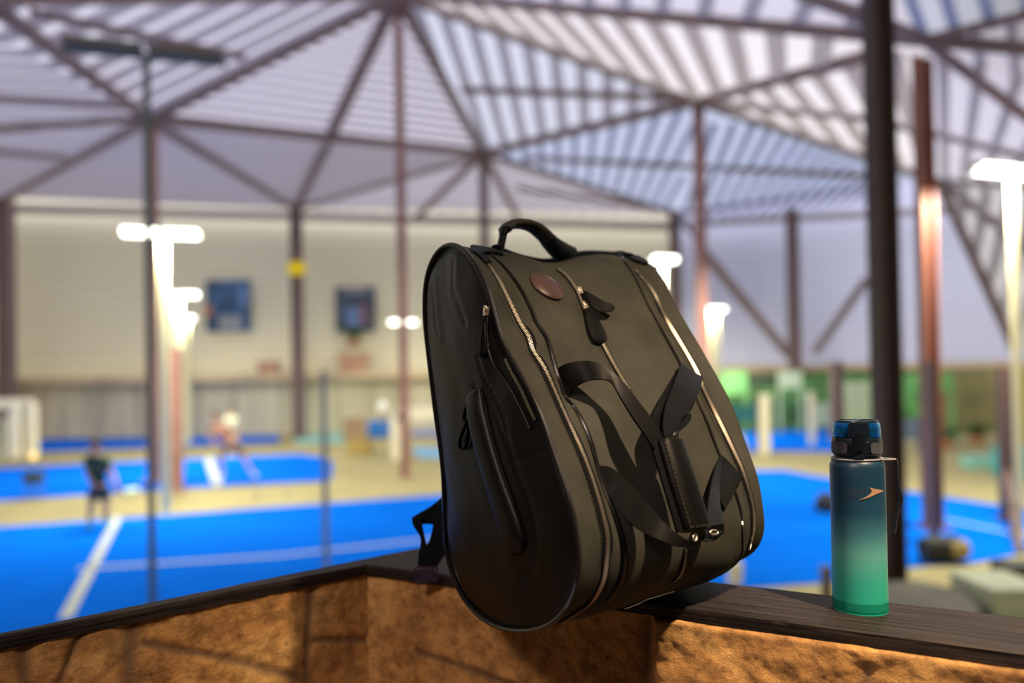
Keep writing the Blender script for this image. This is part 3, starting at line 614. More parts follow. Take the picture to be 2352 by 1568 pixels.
def plank(name, front0, front1, back0, back1, m, label, nL_=240, nW_=20):
    """solid plank with slightly worn, wavy edges; the four corners are its top corners"""
    b = MB(); rows = []; r = .0022
    for i in range(nL_+1):
        f_ = i/nL_; a = front0*(1-f_)+front1*f_; c = back0*(1-f_)+back1*f_; w = c-a; Lw = np.linalg.norm(w); wn = w/Lw; s_ = f_*np.linalg.norm(front1-front0)
        wob = lambda k: .0011*mno.noise(Vector((s_*22, k*7.3, 0)))+.0006*mno.noise(Vector((s_*90, k*3.1, 1)))
        sec = [(wob(1), -TH), (wob(2), -TH*.5), (wob(3), -r)]
        for j in range(nW_+1):
            y = r+(Lw-2*r)*j/nW_; sec.append((y, .0007*mno.noise(Vector((s_*9, y*160, 2)))))
        sec += [(Lw+wob(4), -r), (Lw+wob(5), -TH)]
        rows.append([a+wn*y+np.array([0, 0, z]) for y, z in sec])
    b.grid(rows, closeV=True); k = len(rows[0]); b.f.append(tuple(range(k))); b.f.append(tuple(nL_*k+q for q in range(k))[::-1])
    return struct(b.build(name, m, origin=front0, angle=30), label)
angR = math.atan2(dR[1], dR[0]); angL = math.atan2(dL[1], dL[0])
Rext = 1.25
plank('trim_3', A0, A0+dR*Rext, Bk, Bk+dR*(Rext-.0), wood('coping_wood', angR), 'dark weathered timber coping plank the bag and bottle stand on', 300)
BkL = atz(0, 1453.0, ZC); eL = 1.0+.35/np.linalg.norm(B1-A0)
plank('trim_4', A0+dL*.0008, A0+(B1-A0)*eL, Bk+dL*.0008, Bk+(BkL-Bk)*eL, wood('coping_wood_left', angL), 'narrow timber coping running to the left along the low wall', 240, 8)

def stone_mat():
    m = bpy.data.materials.new('limestone'); m.use_nodes = True; nt = m.node_tree; N = nt.nodes; L = nt.links; b = N['Principled BSDF']
    tc = N.new('ShaderNodeTexCoord')
    def noi(sc_, det, rough=.6, dist=0):
        n = N.new('ShaderNodeTexNoise'); n.inputs['Scale'].default_value = sc_; n.inputs['Detail'].default_value = det; n.inputs['Roughness'].default_value = rough; n.inputs['Distortion'].default_value = dist
        L.new(tc.outputs['Object'], n.inputs['Vector']); return n
    n1 = noi(9, 6, .62, .4); r = N.new('ShaderNodeValToRGB'); e = r.color_ramp.elements
    e[0].position = .30; e[0].color = (.40, .20, .07, 1); e[1].position = .72; e[1].color = (.92, .56, .20, 1); k = e.new(.5); k.color = (.70, .37, .12, 1)
    L.new(n1.outputs['Fac'], r.inputs[0])
    n3 = noi(42, 5, .7); r3 = N.new('ShaderNodeValToRGB'); r3.color_ramp.elements[0].position = .36; r3.color_ramp.elements[0].color = (.45, .40, .38, 1); r3.color_ramp.elements[1].position = .58; r3.color_ramp.elements[1].color = (1.1, 1.08, 1.05, 1)
    L.new(n3.outputs['Fac'], r3.inputs[0]); mu = N.new('ShaderNodeMixRGB'); mu.blend_type = 'MULTIPLY'; mu.inputs[0].default_value = .8; L.new(r.outputs[0], mu.inputs[1]); L.new(r3.outputs[0], mu.inputs[2])
    v = N.new('ShaderNodeTexVoronoi'); v.inputs['Scale'].default_value = 26; L.new(tc.outputs['Object'], v.inputs['Vector'])
    rv = N.new('ShaderNodeValToRGB'); rv.color_ramp.elements[0].position = .03; rv.color_ramp.elements[0].color = (.16, .13, .12, 1); rv.color_ramp.elements[1].position = .10; rv.color_ramp.elements[1].color = (1, 1, 1, 1)
    L.new(v.outputs['Distance'], rv.inputs[0]); m2 = N.new('ShaderNodeMixRGB'); m2.blend_type = 'MULTIPLY'; m2.inputs[0].default_value = .75; L.new(mu.outputs[0], m2.inputs[1]); L.new(rv.outputs[0], m2.inputs[2])
    at = N.new('ShaderNodeAttribute'); at.attribute_name = 'mortar'; m3 = N.new('ShaderNodeMixRGB'); L.new(at.outputs['Fac'], m3.inputs[0]); L.new(m2.outputs[0], m3.inputs[1]); m3.inputs[2].default_value = (.20, .125, .075, 1)
    L.new(m3.outputs[0], b.inputs['Base Color']); b.inputs['Roughness'].default_value = .72; b.inputs['Specular IOR Level'].default_value = .35
    n4 = noi(230, 8, .72); n5 = noi(75, 6, .7); ad = N.new('ShaderNodeMath'); ad.operation = 'MULTIPLY_ADD'; ad.inputs[1].default_value = .55; L.new(n5.outputs['Fac'], ad.inputs[2]); L.new(n4.outputs['Fac'], ad.inputs[0])
    bp = N.new('ShaderNodeBump'); bp.inputs['Strength'].default_value = .85; bp.inputs['Distance'].default_value = .004; L.new(ad.outputs[0], bp.inputs['Height']); L.new(bp.outputs[0], b.inputs['Normal'])
    return m
STONE = stone_mat()
def onplane(px, py, p, n):
    r = ray(px, py); q = EYE+r*(((p-EYE)@n)/(r@n)); return q
def stone_wall(name, p0, d, n, L_, inset, joints_px, extra, hfun, label, zb=1.45, thick=.11, EXT=.006):
    p = p0-n*inset; J = []
    for (x0, y0, x1, y1, w) in joints_px:
        a = onplane(x0, y0, p, n); c = onplane(x1, y1, p, n); J.append(((a-p)@d, a[2], (c-p)@d, c[2], w))
    J += extra; L_ += EXT; na = int(L_/.0035); H = ZS-zb
    zs = np.r_[np.linspace(ZS, ZS-.42, 130), np.linspace(ZS-.43, zb, 40)]; aa = np.linspace(-EXT, L_-EXT, na)
    AA, ZZ = np.meshgrid(aa, zs, indexing='ij'); mort = np.zeros_like(AA)
    for (a0, z0, a1, z1, w) in J:
        vx, vz = a1-a0, z1-z0; t_ = np.clip(((AA-a0)*vx+(ZZ-z0)*vz)/(vx*vx+vz*vz), 0, 1)
        dd = np.hypot(AA-a0-t_*vx, ZZ-z0-t_*vz); mort = np.maximum(mort, np.exp(-(dd/(w*1.5))**2))
    Hh = -.0042*mort+hfun(AA, ZZ)
    for i in range(AA.shape[0]):
        for j in range(AA.shape[1]):
            q = Vector((AA[i, j]*1.0, ZZ[i, j], 0)); Hh[i, j] += (.0045*mno.noise(q*14)+.0022*mno.noise(q*48)+.0009*mno.noise(q*150))*(1-.6*mort[i, j])
    Pg = p[None, None, :]*np.array([1, 1, 0])+AA[..., None]*d+ZZ[..., None]*np.array([0, 0, 1.0])+Hh[..., None]*n
    Bg = Pg[:, [-1, 0]].copy()
    for q, zz in enumerate((zb, ZS)): Bg[:, q] = p*np.array([1, 1, 0])+aa[:, None]*d+np.array([0, 0, zz])-n*thick
    G = np.concatenate([Pg, Bg], axis=1); b = MB(); b.grid(G, closeV=True)
    k = G.shape[1]; b.f.append(tuple(range(k))); b.f.append(tuple((na-1)*k+q for q in range(k))[::-1])
    full = np.concatenate([mort, np.zeros((na, 2))], axis=1)
    return struct(b.build(name, STONE, attr=('mortar', full.ravel()*.8), angle=70), label)
pR = A0-nR*.004; aj = ((onplane(1497, 1440, pR, nR)-pR)@dR)
zt = ZS
def hR(a, z):
    s1 = 1/(1+np.exp(-(a-aj-.004)/.0015)); top = np.clip((zt-z)/.004, 0, 1)**.5
    st = .006*s1*(1-np.exp(-((zt-z)/.0005)))
    a2 = ((onplane(2000, 1530, pR, nR)-pR)@dR); s2 = 1/(1+np.exp(-(a-a2)/.003))
    return s1*.0105*top-.003*s2*s1-.002*(1-s1)
stone_wall('wall_right', A0, dR, nR, 1.2, .004, [(1488, 1424, 1484, 1580, .0055), (955, 1498, 1190, 1580, .004), (1484, 1580, 1440, 1900, .006), (1995, 1530, 1975, 1620, .004),
           (1000, 1590, 2352, 1900, .006), (1180, 1395, 1176, 1450, .002)], [(.3, 2.2, 1.2, 2.2, .006), (.55, 2.2, .56, 1.9, .006), (0, 1.9, 1.2, 1.88, .006)], hR, 'rough limestone wall face on the right, blocks lit amber')
def hL(a, z): return 0*a
stone_wall('wall_left', A0-dL*.0, dL, nL, .90, .004, [(303, 1400, 296, 1600, .009), (52, 1470, 58, 1600, .006), (186, 1448, 125, 1600, .0035), (330, 1478, 520, 1512, .004), (520, 1512, 705, 1562, .005), (716, 1352, 706, 1500, .005),
           (706, 1500, 705, 1600, .004), (722, 1470, 860, 1470, .004), (860, 1470, 975, 1450, .0035)], [(0, 2.3, .9, 2.32, .006), (.2, 2.3, .22, 1.9, .006), (.6, 2.3, .6, 1.9, .006)], hL, 'rough limestone wall face running to the left', thick=.012, EXT=.05)
# terrace slab; unseen roof, back wall and side screens added to cut ambient light
TILE = mat('terrace_tile', (.20, .13, .08), .7, var=.2, vscale=4); DW = mat('dark_timber_boards', (.045, .032, .025), .7, var=.3, vscale=3, stretch=(1, 8, 1))
b = MB(); e1 = A0+dR*3.2; e2 = A0+dL*2.6
b.prism([(A0[0], A0[1]-.02), (e1[0], e1[1]), (3.4, -3.2), (-3.4, -3.2), (e2[0], e2[1])][::-1], 1.30, 1.45); struct(b.build('floor', TILE, smooth=False), 'terrace floor inside the low wall')
b = MB(); b.box((0, -1.2, 4.72), (6.4, 4.2, .10)); struct(b.build('ceiling', DW, smooth=False), 'unseen timber roof added over the viewer to cut ambient light')
b = MB(); b.box((0, -3.25, 3.0), (6.4, .10, 3.4)); struct(b.build('shade_wall_back', DW, smooth=False), 'unseen timber wall added behind the viewer to cut ambient light')
for x_, nm in ((-2.3, 'shade_wall_left'), (2.9, 'shade_wall_right')):  # screens added out of view to keep hall light off the bag
    b = MB(); b.box((x_, -1.1, 3.05), (.10, 4.3, 3.3)); struct(b.build(nm, DW, smooth=False), 'unseen timber side screen added to cut ambient light')
# brick-like footing below the terrace, towards the courts
b = MB(); b.prism([(A0[0], A0[1]-.02), (e1[0], e1[1]), (3.4, -3.2), (-3.4, -3.2), (e2[0], e2[1])][::-1], 0, 1.30); struct(b.build('wall_footing', TILE, smooth=False), 'masonry base under the terrace')

# ================================================================ BOTTLE
Bc = atz(1976, 1397, ZC); Bc[2] = ZC; RB = .0387; KB = .8475; MB.rs = KB
dist = Bc[1]
def zpx(py, px=1973): return atY(px, py, Bc[1])[2]-ZC
zs1, zs2, zn = zpx(1066), zpx(1053), zpx(1040); zc0, zc1, zl = zpx(1043), zpx(1003), zpx(966)
bottle = thing('water_bottle', 'tall navy to green gradient water bottle standing on the timber coping', 'bottle', tuple(Bc))
def grad():
    m = bpy.data.materials.new('gradient_frosted_plastic'); m.use_nodes = True; nt = m.node_tree; N = nt.nodes; L = nt.links; b = N['Principled BSDF']
    tc = N.new('ShaderNodeTexCoord'); sx = N.new('ShaderNodeSeparateXYZ'); L.new(tc.outputs['Object'], sx.inputs[0]); mr = N.new('ShaderNodeMapRange'); mr.inputs['From Max'].default_value = float(zs1); L.new(sx.outputs['Z'], mr.inputs['Value'])
    r = N.new('ShaderNodeValToRGB'); e = r.color_ramp.elements; e[0].position = 0; e[0].color = (.012, .50, .33, 1); e[1].position = 1; e[1].color = (.007, .036, .075, 1)
    for p_, c in ((.22, (.045, .46, .36)), (.40, (.12, .42, .38)), (.54, (.05, .19, .25)), (.68, (.012, .065, .12))): k = e.new(p_); k.color = (*c, 1)
    L.new(mr.outputs[0], r.inputs[0]); L.new(r.outputs[0], b.inputs['Base Color']); b.inputs['Roughness'].default_value = .40; b.inputs['Specular IOR Level'].default_value = .5
    b.inputs['Subsurface Weight'].default_value = .15; b.inputs['Subsurface Radius'].default_value = (.01, .02, .015); b.inputs['Subsurface Scale'].default_value = .3
    b.inputs['Coat Weight'].default_value = .15; b.inputs['Coat Roughness'].default_value = .3
    return m
gz = zpx(1387)-.006
prof = [(.030, .0), (.0345, .0004), (.0368, .003), (RB-.0006, .009), (RB, .014), (RB, gz-.0022), (RB-.0010, gz-.0012), (RB-.0013, gz), (RB-.0010, gz+.0012), (RB, gz+.0022)]
prof += [(RB, z) for z in np.linspace(gz+.006, zs1-.002, 12)]+[(RB-.0008, zs1+.0015), (RB-.003, zs2-.0012), (RB-.006, zs2+.0008), (.0315, zs2+.0015), (.0315, zn)]
b = MB(); b.lathe(prof, 192, Bc); b.build('bottle_body', grad(), parent=bottle, angle=50)
CAPM = mat('cap_navy_plastic', (.006, .011, .020), .32, spec=.5); BTN = mat('grey_button_rubber', (.055, .058, .068), .6)
b = MB(); b.lathe([(.031, zn-.004), (.0325, zn-.003), (.0325, zc0), (.0338, zc0+.001), (.0350, zc0+.004), (.0350, zc1-.002), (.0340, zc1), (.030, zc1+.001)], 80, Bc); b.build('cap_base', CAPM, parent=bottle)
LIDM = mat('blue_clear_plastic', (.03, .33, .72), .06, trans=.92, spec=.6, ior=1.40)
b = MB(); b.lathe([(.0338, zc1+.0008), (.0342, zc1+.004), (.0336, zl-.006), (.0318, zl-.0018), (.0290, zl), (.001, zl+.0012), (.001, zl-.0008), (.0280, zl-.0020), (.0302, zl-.0045), (.0320, zl-.009), (.0322, zc1+.0008)], 80, Bc); b.build('lid', LIDM, parent=bottle)
b = MB(); b.lathe([(.0185, zc1), (.0185, zc1+.006), (.011, zc1+.008), (.010, zl-.006), (.001, zl-.006)], 40, Bc); b.build('spout', mat('spout_blue', (.01, .10, .32), .3), parent=bottle)
b = MB(); b.lathe([(.030, zl-.0016), (.0312, zl-.0008), (.0306, zl+.0008), (.028, zl+.0012), (.0275, zl)], 64, Bc); b.build('lid_rim', CAPM, parent=bottle)
vdir = nz(np.array([-Bc[0], -Bc[1], 0])); a0 = math.atan2(vdir[1], vdir[0])
def cyl(ang, z, r): return Bc+np.array([r*KB*math.cos(ang), r*KB*math.sin(ang), z])
def patch(angs, zlo, zhi, r, th, mm, name, n=16, rnd=.25, taper=None):
    b = MB(); A = []; B_ = []
    for z in np.linspace(zlo, zhi, n):
        f_ = (z-zlo)/(zhi-zlo); k = 1-rnd*(abs(2*f_-1)**6); kk = k*(taper(f_) if taper else 1); m_ = (angs[0]+angs[1])/2; h = (angs[1]-angs[0])/2*kk
        A.append((m_-h, z)); B_.append((m_+h, z))
    rows = []
    for (x0, z), (x1, _) in zip(A, B_): rows.append([cyl(q, z, r+th) for q in np.linspace(x0, x1, 12)]+[cyl(q, z, r-.001) for q in np.linspace(x1, x0, 12)])
    b.grid(rows, closeV=True); k = 24; b.f.append(tuple(range(k))); b.f.append(tuple((n-1)*k+q for q in range(k))[::-1]); return b.build(name, mm, parent=bottle)
la = a0+math.radians(6)        # the latch sits slightly to the right of the middle
zz0, zz1 = zpx(1038), zpx(1013)
patch((la-math.radians(88), la-math.radians(27)), zz0, zz1, .035, .0007, BTN, 'grip_button'); patch((la+math.radians(27), la+math.radians(88)), zz0, zz1, .035, .0007, BTN, 'grip_button')
patch((la-math.radians(17), la+math.radians(17)), zpx(1048), zpx(976), .0345, .0032, CAPM, 'latch', taper=lambda f_: .62+.38*math.sin(math.pi*min(1, f_*1.15))**.5)
patch((la-math.radians(24), la+math.radians(24)), zpx(1004), zpx(968), .0335, .0016, CAPM, 'hinge_block')
patch((la-math.radians(9), la+math.radians(9)), zpx(1030), zpx(990), .0375, .0022, mat('gloss_black_plastic', (.006, .010, .012), .15), 'latch_button')
for s_ in (-1, 1):
    b = MB(); q = cyl(la+s_*math.radians(20), zpx(1013), .0352); b.lathe([(.0001, -.0012), (.0014, -.0008), (.0017, 0), (.0014, .0008), (.0001, .0012)], 12, q); b.build('latch_pin', mat('pin_steel', (.6, .6, .6), .2, metal=1), parent=bottle)
# carry loop around the neck and lanyard
GRY = mat('grey_silicone_loop', (.20, .20, .21), .45)
sr = np.array([-vdir[1], vdir[0], 0]);  sr = sr if sr@vR > 0 else -sr
zr = zpx(1052); b = MB(); ring = [Bc+np.array([.0345*KB*math.cos(q), .0345*KB*math.sin(q), zr]) for q in np.linspace(0, 6.2832, 49)]
b.tube(ring, .0016, 8, rx=.0022, side=(0, 0, 1), cap=False)
lp = [Bc+sr*x*.92+vdir*y*.85+np.array([0, 0, zr]) for x, y in ((.030, .018), (.038, .012), (.0455, .008), (.0478, .003), (.0455, -.002), (.038, -.005), (.030, -.018))]
b.tube(sm(lp, 30), .0014, 8, rx=.0018, side=(0, 0, 1)); b.build('carry_loop', GRY, parent=bottle)
b = MB(); c = sm([Bc+sr*x*.93+vdir*y+np.array([0, 0, zpx(py)]) for x, y, py in ((.0468, .003, 1050), (.0480, .004, 1064), (.0475, .003, 1085), (.0490, .001, 1110), (.0525, -.002, 1140), (.0500, -.004, 1160), (.0455, -.004, 1190), (.043, -.003, 1220))], 40)
b.strip(c-vdir*.003-sr*.0012, c+vdir*.003+sr*.0024, .0012, m=4); b.build('wrist_strap', mat('dark_plum_cord', (.035, .030, .040), .6), parent=bottle)
def oncyl(px, py, off=.0003):
    r = ray(px, py); o = EYE-Bc; R_ = RB*KB+off; a = r[0]**2+r[1]**2; bb = 2*(o[0]*r[0]+o[1]*r[1]); cc = o[0]**2+o[1]**2-R_*R_
    t_ = (-bb-math.sqrt(max(0, bb*bb-4*a*cc)))/(2*a); return EYE+r*t_
COP = mat('copper_print', (.62, .36, .22), .35, metal=.3); FAINT = mat('faint_plum_print', (.055, .048, .075), .5)
I_ = sm([(1994.8, 1119.2), (2001, 1124), (2001.6, 1129.5), (1998, 1134), (1988, 1141), (1971.7, 1148.5)], 24); O_ = sm([(1994.8, 1119.2), (2010, 1122.3), (2028.8, 1126.4), (2012, 1135), (1990, 1144.3), (1971.7, 1148.6)], 24)
b = MB(); b.grid([[oncyl(*(I_[i]*(1-f_)+O_[i]*f_), .0007) for f_ in np.linspace(0, 1, 5)] for i in range(24)]); b.build('swoosh_print', COP, parent=bottle, smooth=False)
def text_on(body, x0, x1, y0, y1, mm, name):
    cu = bpy.data.curves.new('t', 'FONT'); cu.body = body; cu.size = 1; to = bpy.data.objects.new('t', cu); C.objects.link(to)
    dg = bpy.context.evaluated_depsgraph_get(); me = bpy.data.meshes.new_from_object(to.evaluated_get(dg)); V = np.array([v.co[:] for v in me.vertices])
    mn, mx_ = V.min(0), V.max(0); b = MB()
    P = [oncyl(x0+(x1-x0)*(v[0]-mn[0])/(mx_[0]-mn[0]), y1-(y1-y0)*(v[1]-mn[1])/(mx_[1]-mn[1]), .0003) for v in V]
    b.add(P, [tuple(f_.vertices) for f_ in me.polygons]); bpy.data.objects.remove(to); bpy.data.meshes.remove(me); b.build(name, mm, parent=bottle, smooth=False)
text_on('ADVANCE', 1944, 1990, 1123, 1132, FAINT, 'lettering'); text_on('FUEL', 1943, 1975, 1135, 1143, FAINT, 'lettering'); MB.rs = 1.0

# ================================================================ THE RACKET BAG
G0 = atz(1212, 1449.6, ZC); G1 = atz(1640, 1333, ZC); WID = np.linalg.norm(G1-G0); wv = (G1-G0)/WID; uv = np.array([wv[1], -wv[0], 0]); KZ = np.array([0, 0, 1.0])
ORG = G0+wv*WID*.72; ORG[2] = ZC
bag = thing('racket_bag', 'olive canvas and black leather racket bag leaning on the stone wall coping', 'bag', tuple(ORG))
def W3(s, U, z): return G0+wv*(s*WID)+uv*U+KZ*z
def onst(px, py, s):
    r = ray(px, py); o = G0+wv*(s*WID); p = EYE+r*(((o-EYE)@wv)/(r@wv)); q = p-o; return np.array([q@uv, p[2]-ZC])
def onS(px, py, s): u_, z_ = onst(px, py, s); return W3(s, u_, z_)
rim = [(1053,561),(1031,558),(1010,571),(993,598),(981.5,631),(977,664),(977,722),(979,757),(985,806),(993,873),(1001,939),(1008,989),(1016,1045),(1021,1096),(1023,1171),(1026,1265),(1038,1309),(1053,1351),(1074,1385),(1104,1417),(1137,1437),(1170,1447),(1212,1449.6),(1253,1442),(1284,1423),(1306,1398),(1329,1346),(1335.6,1301),(1332,1245),(1320,1171),(1295,1096),(1270,1023),(1248.6,955.6),(1228,910),(1196,852),(1171,811),(1154,778),(1143,735),(1132,689),(1117,647.5),(1092.6,602.8),(1072.8,573)]
zip1=[(1116.7,602.8),(1144,642.6),(1159,672),(1192,740),(1213.7,773),(1223.7,806),(1250,848),(1283,922.4),(1301.6,963.9),(1331.5,1028.7),(1354,1086),(1369.7,1134),(1383,1181.7),(1394,1234),(1391,1290),(1383,1335),(1358,1380),(1329,1403),(1295,1426)]
pip2=[(1127,584),(1159,613),(1192,656),(1218.7,705.6),(1232,740),(1255,773),(1267,810),(1276.8,846),(1296,907),(1321,938),(1342,976),(1359,1020),(1368.6,1058),(1379,1095.7),(1396.5,1143.5),(1415.7,1191),(1430,1240),(1433,1290),(1425,1335),(1396,1380)]
zipc=[(1280,618),(1301.6,636),(1325,669),(1341,710),(1385,794),(1411,842.5),(1444,898),(1574.5,1258.6),(1570,1294.6),(1561,1319),(1543,1337)]
pip3=[(1425.7,587),(1459,639),(1485,694.6),(1522,761),(1562.6,835),(1600,918.6),(1625,972),(1650,1039),(1687,1126),(1702.6,1181.7),(1708,1239),(1693,1298)]
zip2=[(1459,620.6),(1500,672),(1522,720.5),(1566,794),(1599.6,853.7),(1613.5,892),(1638,941.6),(1661,987.5),(1690,1048.7),(1702.6,1076.5),(1720,1130),(1729,1172),(1729,1220),(1718,1262)]
rout=[(1485,591),(1540,672),(1577,731.6),(1614,787),(1662.6,879.6),(1699.6,957),(1714,1000),(1741,1076.5),(1754,1134),(1758,1181.7),(1754,1239),(1737,1271.7)]
base = np.array([onst(*p, 0) for p in rim]); NT = 260
cl = np.vstack([base, base[:1]]); dd = np.r_[0, np.cumsum(np.linalg.norm(np.diff(cl, axis=0), axis=1))]
tt = np.linspace(0, dd[-1], NT, endpoint=False); base = np.stack([np.interp(tt, dd, cl[:, 0]), np.interp(tt, dd, cl[:, 1])], 1)
def csm(a, sg):
    k = np.exp(-.5*(np.arange(-12, 13)/sg)**2); k /= k.sum(); e = np.concatenate([a[-12:], a, a[:12]]); return np.stack([np.convolve(e[:, i], k, 'valid') for i in range(a.shape[1])], 1)
base = csm(base, 2.6)
ib = int(np.argmin(base[:, 1])); it = int(np.argmax(base[:, 1])); isf = np.zeros(NT, bool)
i = ib
while i != it: isf[i] = True; i = (i+1) % NT
isf[it] = True
SS = lambda x, a, b_: np.clip((x-a)/(b_-a), 0, 1)**2*(3-2*np.clip((x-a)/(b_-a), 0, 1))
def topdz(s): return np.interp(s, [0, .12, .22, .33, .46, .56, .66, .78, .9, 1.0], [0, 0, .001, -.004, -.011, -.008, .003, .011, .013, .010])
def botdz(s): return np.interp(s, [0, .75, .88, 1.0], [0, 0, .006, .022])+np.interp(s, [0, .35, .5], [0, 0, .004])
def section(s):
    q = base.copy(); z = q[:, 1]; q[:, 1] = z+topdz(s)*SS(z, .25, .46)+botdz(s)*(1-SS(z, .0, .13)); return q
def fsort(q):
    f_ = q[isf]; o = np.argsort(f_[:, 1]); return f_[o]
ST = {}
for s_, c in ((.11, zip1[:-2]), (.17, pip2[:-1]), (.48, zipc), (.85, pip3), (.92, zip2), (1.0, rout)):
    m_ = np.array([onst(*p, s_) for p in c]); m_ = m_[np.argsort(m_[:, 1])]; f_ = fsort(section(s_)); du = m_[:, 0]-np.interp(m_[:, 1], f_[:, 1], f_[:, 0])
    zg = np.linspace(-.02, .54, 113); g = np.interp(zg, m_[:, 1], du); k = np.exp(-.5*(np.arange(-6, 7)/2.2)**2); k /= k.sum()
    ST[s_] = np.convolve(np.r_[[g[0]]*6, g, [g[-1]]*6], k, 'valid')
skeys = [0]+sorted(ST); ST[0] = np.zeros(113)
DUG = np.array([ST[k] for k in skeys])
def du_at(s, z):
    col = np.array([np.interp(s, skeys, DUG[:, j]) for j in range(113)]) if np.isscalar(s) else None
    return np.interp(z, zg, col)
def puff(s, z):
    """padding between seams, grooves along them"""
    g = lambda c, w: np.exp(-((s-c)/w)**2)
    k = -.0030*g(.172, .012)-.0028*g(.852, .010)-.0012*g(.11, .02)-.0012*g(.92, .018)-.0010*g(.48, .015)
    k += .0030*math.sin(math.pi*min(1, max(0, (s-.19)/.27)))+.0035*math.sin(math.pi*min(1, max(0, (s-.50)/.34)))
    return k
NSs = sorted(set(np.round(np.r_[np.linspace(0, 1, 101), np.linspace(.14, .2, 25), np.linspace(.82, .88, 25)], 4)))
SEC = []
for s in NSs:
    q = section(s); w = isf*SS(q[:, 1], -.005, .03)*(1-.9*SS(q[:, 1], topdz(s)+.47, topdz(s)+.50)); q[:, 0] += du_at(float(s), q[:, 1])*w
    wr = np.array([mno.noise(Vector((s*5, zz*9, 3)))*.0022+mno.noise(Vector((s*14+zz*6, zz*17, 5)))*.0009 for zz in q[:, 1]])
    q[:, 0] += (puff(s, 0)*SS(q[:, 1], .0, .06)+wr*min(1, s/.05)*min(1, (1-s)/.05+.2))*isf
    e = min(s/.02, 1); r_ = 1-.006*(1-math.sqrt(max(0, 1-(1-e)**2))) if e < 1 else 1
    if s > .97: r_ = 1-.035*(1-math.sqrt(max(0, 1-((s-.97)/.03)**2)))
    c = np.array([-.08, .2]); q = c+(q-c)*r_; q[:, 1] = np.where((q[:, 1] < .0005) & (s > .42), .0005, q[:, 1]); SEC.append(csm(q, 1.2))
SEC = np.array(SEC); NSs = np.array(NSs)
FR_ = [fsort(q) for q in SEC]
def frontU(s, z):
    s = float(np.clip(s, 0, 1)); i = int(np.clip(np.searchsorted(NSs, s)-1, 0, len(NSs)-2)); f_ = (s-NSs[i])/(NSs[i+1]-NSs[i])
    a = np.interp(z, FR_[i][:, 1], FR_[i][:, 0]); b_ = np.interp(z, FR_[i+1][:, 1], FR_[i+1][:, 0]); return a*(1-f_)+b_*f_
def fn(s, z):
    ds, dz = .006, .004; a = W3(s+ds, frontU(s+ds, z), z)-W3(s-ds, frontU(s-ds, z), z); c = W3(s, frontU(s, z+dz), z+dz)-W3(s, frontU(s, z-dz), z-dz)
    n = nz(np.cross(a, c)); return n if n@uv > 0 else -n
def onF(px, py, h=0.0, full=False):
    best = None; prev = None; sg = np.linspace(-.05, 1.12, 235)
    for s in sg:
        U, z = onst(px, py, s); v = U-(frontU(s, z)+h)
        if prev is not None and prev[1] > 0 >= v:
            s0, v0 = prev; s = s0+(s-s0)*v0/(v0-v+1e-12); U, z = onst(px, py, s); best = (s, U, z); break
        if best is None or abs(v) < best[3]: best = (s, U, z, abs(v))
        prev = (s, v)
    p = W3(best[0], best[1], best[2]); return (p, best[0], best[2]) if full else p
b = MB(); b.grid([[W3(s, U, z) for U, z in q] for s, q in zip(NSs, SEC)], closeV=True)
# right end cap (slightly domed)
q = SEC[-1]; c = q.mean(0); rows = [[W3(1+.035*(1-k*k), *(c+(p-c)*k)) for p in q] for k in (1, .93, .8, .6, .35, .1, .01)]; b.grid(rows, closeV=True)
b.build('canvas_body', M['canvas'], parent=bag, angle=60)

# ---- left side panel: black leather with seams, set inside the rim piping
q0 = SEC[0]; c0 = np.array([-.075, .19])
seams = [[(1001,655),(1002,668),(1006,690),(1015,750),(1021,770)], [(1046,598),(1050,640),(1053,668),(1070,705),(1086,745)], [(1115,820),(1128,860),(1150,905),(1176,960),(1190,1020),(1213,1090),(1235,1160),(1248,1230),(1240,1300),(1222,1350)],
         [(1208,1058),(1235,1045),(1262,1036)], [(1112,888),(1135,912),(1155,945),(1172,985),(1190,1030),(1215,1110)]]
seams2 = [np.array([onst(*p, 0) for p in sm(sq, 40)]) for sq in seams]
pock = np.array([onst(*p, 0) for p in [(1062,905),(1100,880),(1150,905),(1195,1000),(1235,1130),(1245,1240),(1215,1340),(1160,1390),(1110,1370),(1080,1290),(1070,1150),(1060,1000)]])
def side_h(u_, z_, k):
    h = .016*(1-k**3); p = np.array([u_, z_])
    for i, sq in enumerate(seams2):
        d = np.min(np.hypot(sq[:, 0]-u_, sq[:, 1]-z_)); h -= (.0008 if i in (0, 1, 3) else .0014)*math.exp(-(d/.0034)**2)
        if i in (0, 1): h += .0008*math.exp(-((d-.007)/.007)**2)
    h += .0022*mno.noise(Vector((u_*16, z_*7, 8)))+.0012*mno.noise(Vector((u_*30+z_*12, z_*14, 4)))
    return h
b = MB(); rows = []
ks = np.r_[1.0, .985, np.linspace(.965, .06, 64), .01]
for k in ks:
    row = []
    for p in q0:
        u_, z_ = c0+(p-c0)*k; h = 0 if k == 1 else side_h(u_, z_, k)*min(1, (1-k)/.02)-.0015*math.exp(-((k-.985)/.01)**2); row.append(W3(0, u_, z_)-wv*h)
    rows.append(row)
b.grid(rows, closeV=True); b.f.append(tuple(len(b.v)-NT+i for i in range(NT)))
side = b.build('side_panel', M['side'], parent=bag, angle=70)
def onSide(px, py, h=0.0): # point on the bulged side panel seen at this pixel
    s = -.03
    for _ in range(4):
        u_, z_ = onst(px, py, s); d = np.array([u_, z_])-c0; ang = np.argmin(np.abs(np.angle(np.exp(1j*(np.arctan2(q0[:, 1]-c0[1], q0[:, 0]-c0[0])-np.arctan2(d[1], d[0])))))); k = np.linalg.norm(d)/np.linalg.norm(q0[ang]-c0)
        s = -(side_h(u_, z_, min(1, k))+h)/WID
    return W3(s, u_, z_)
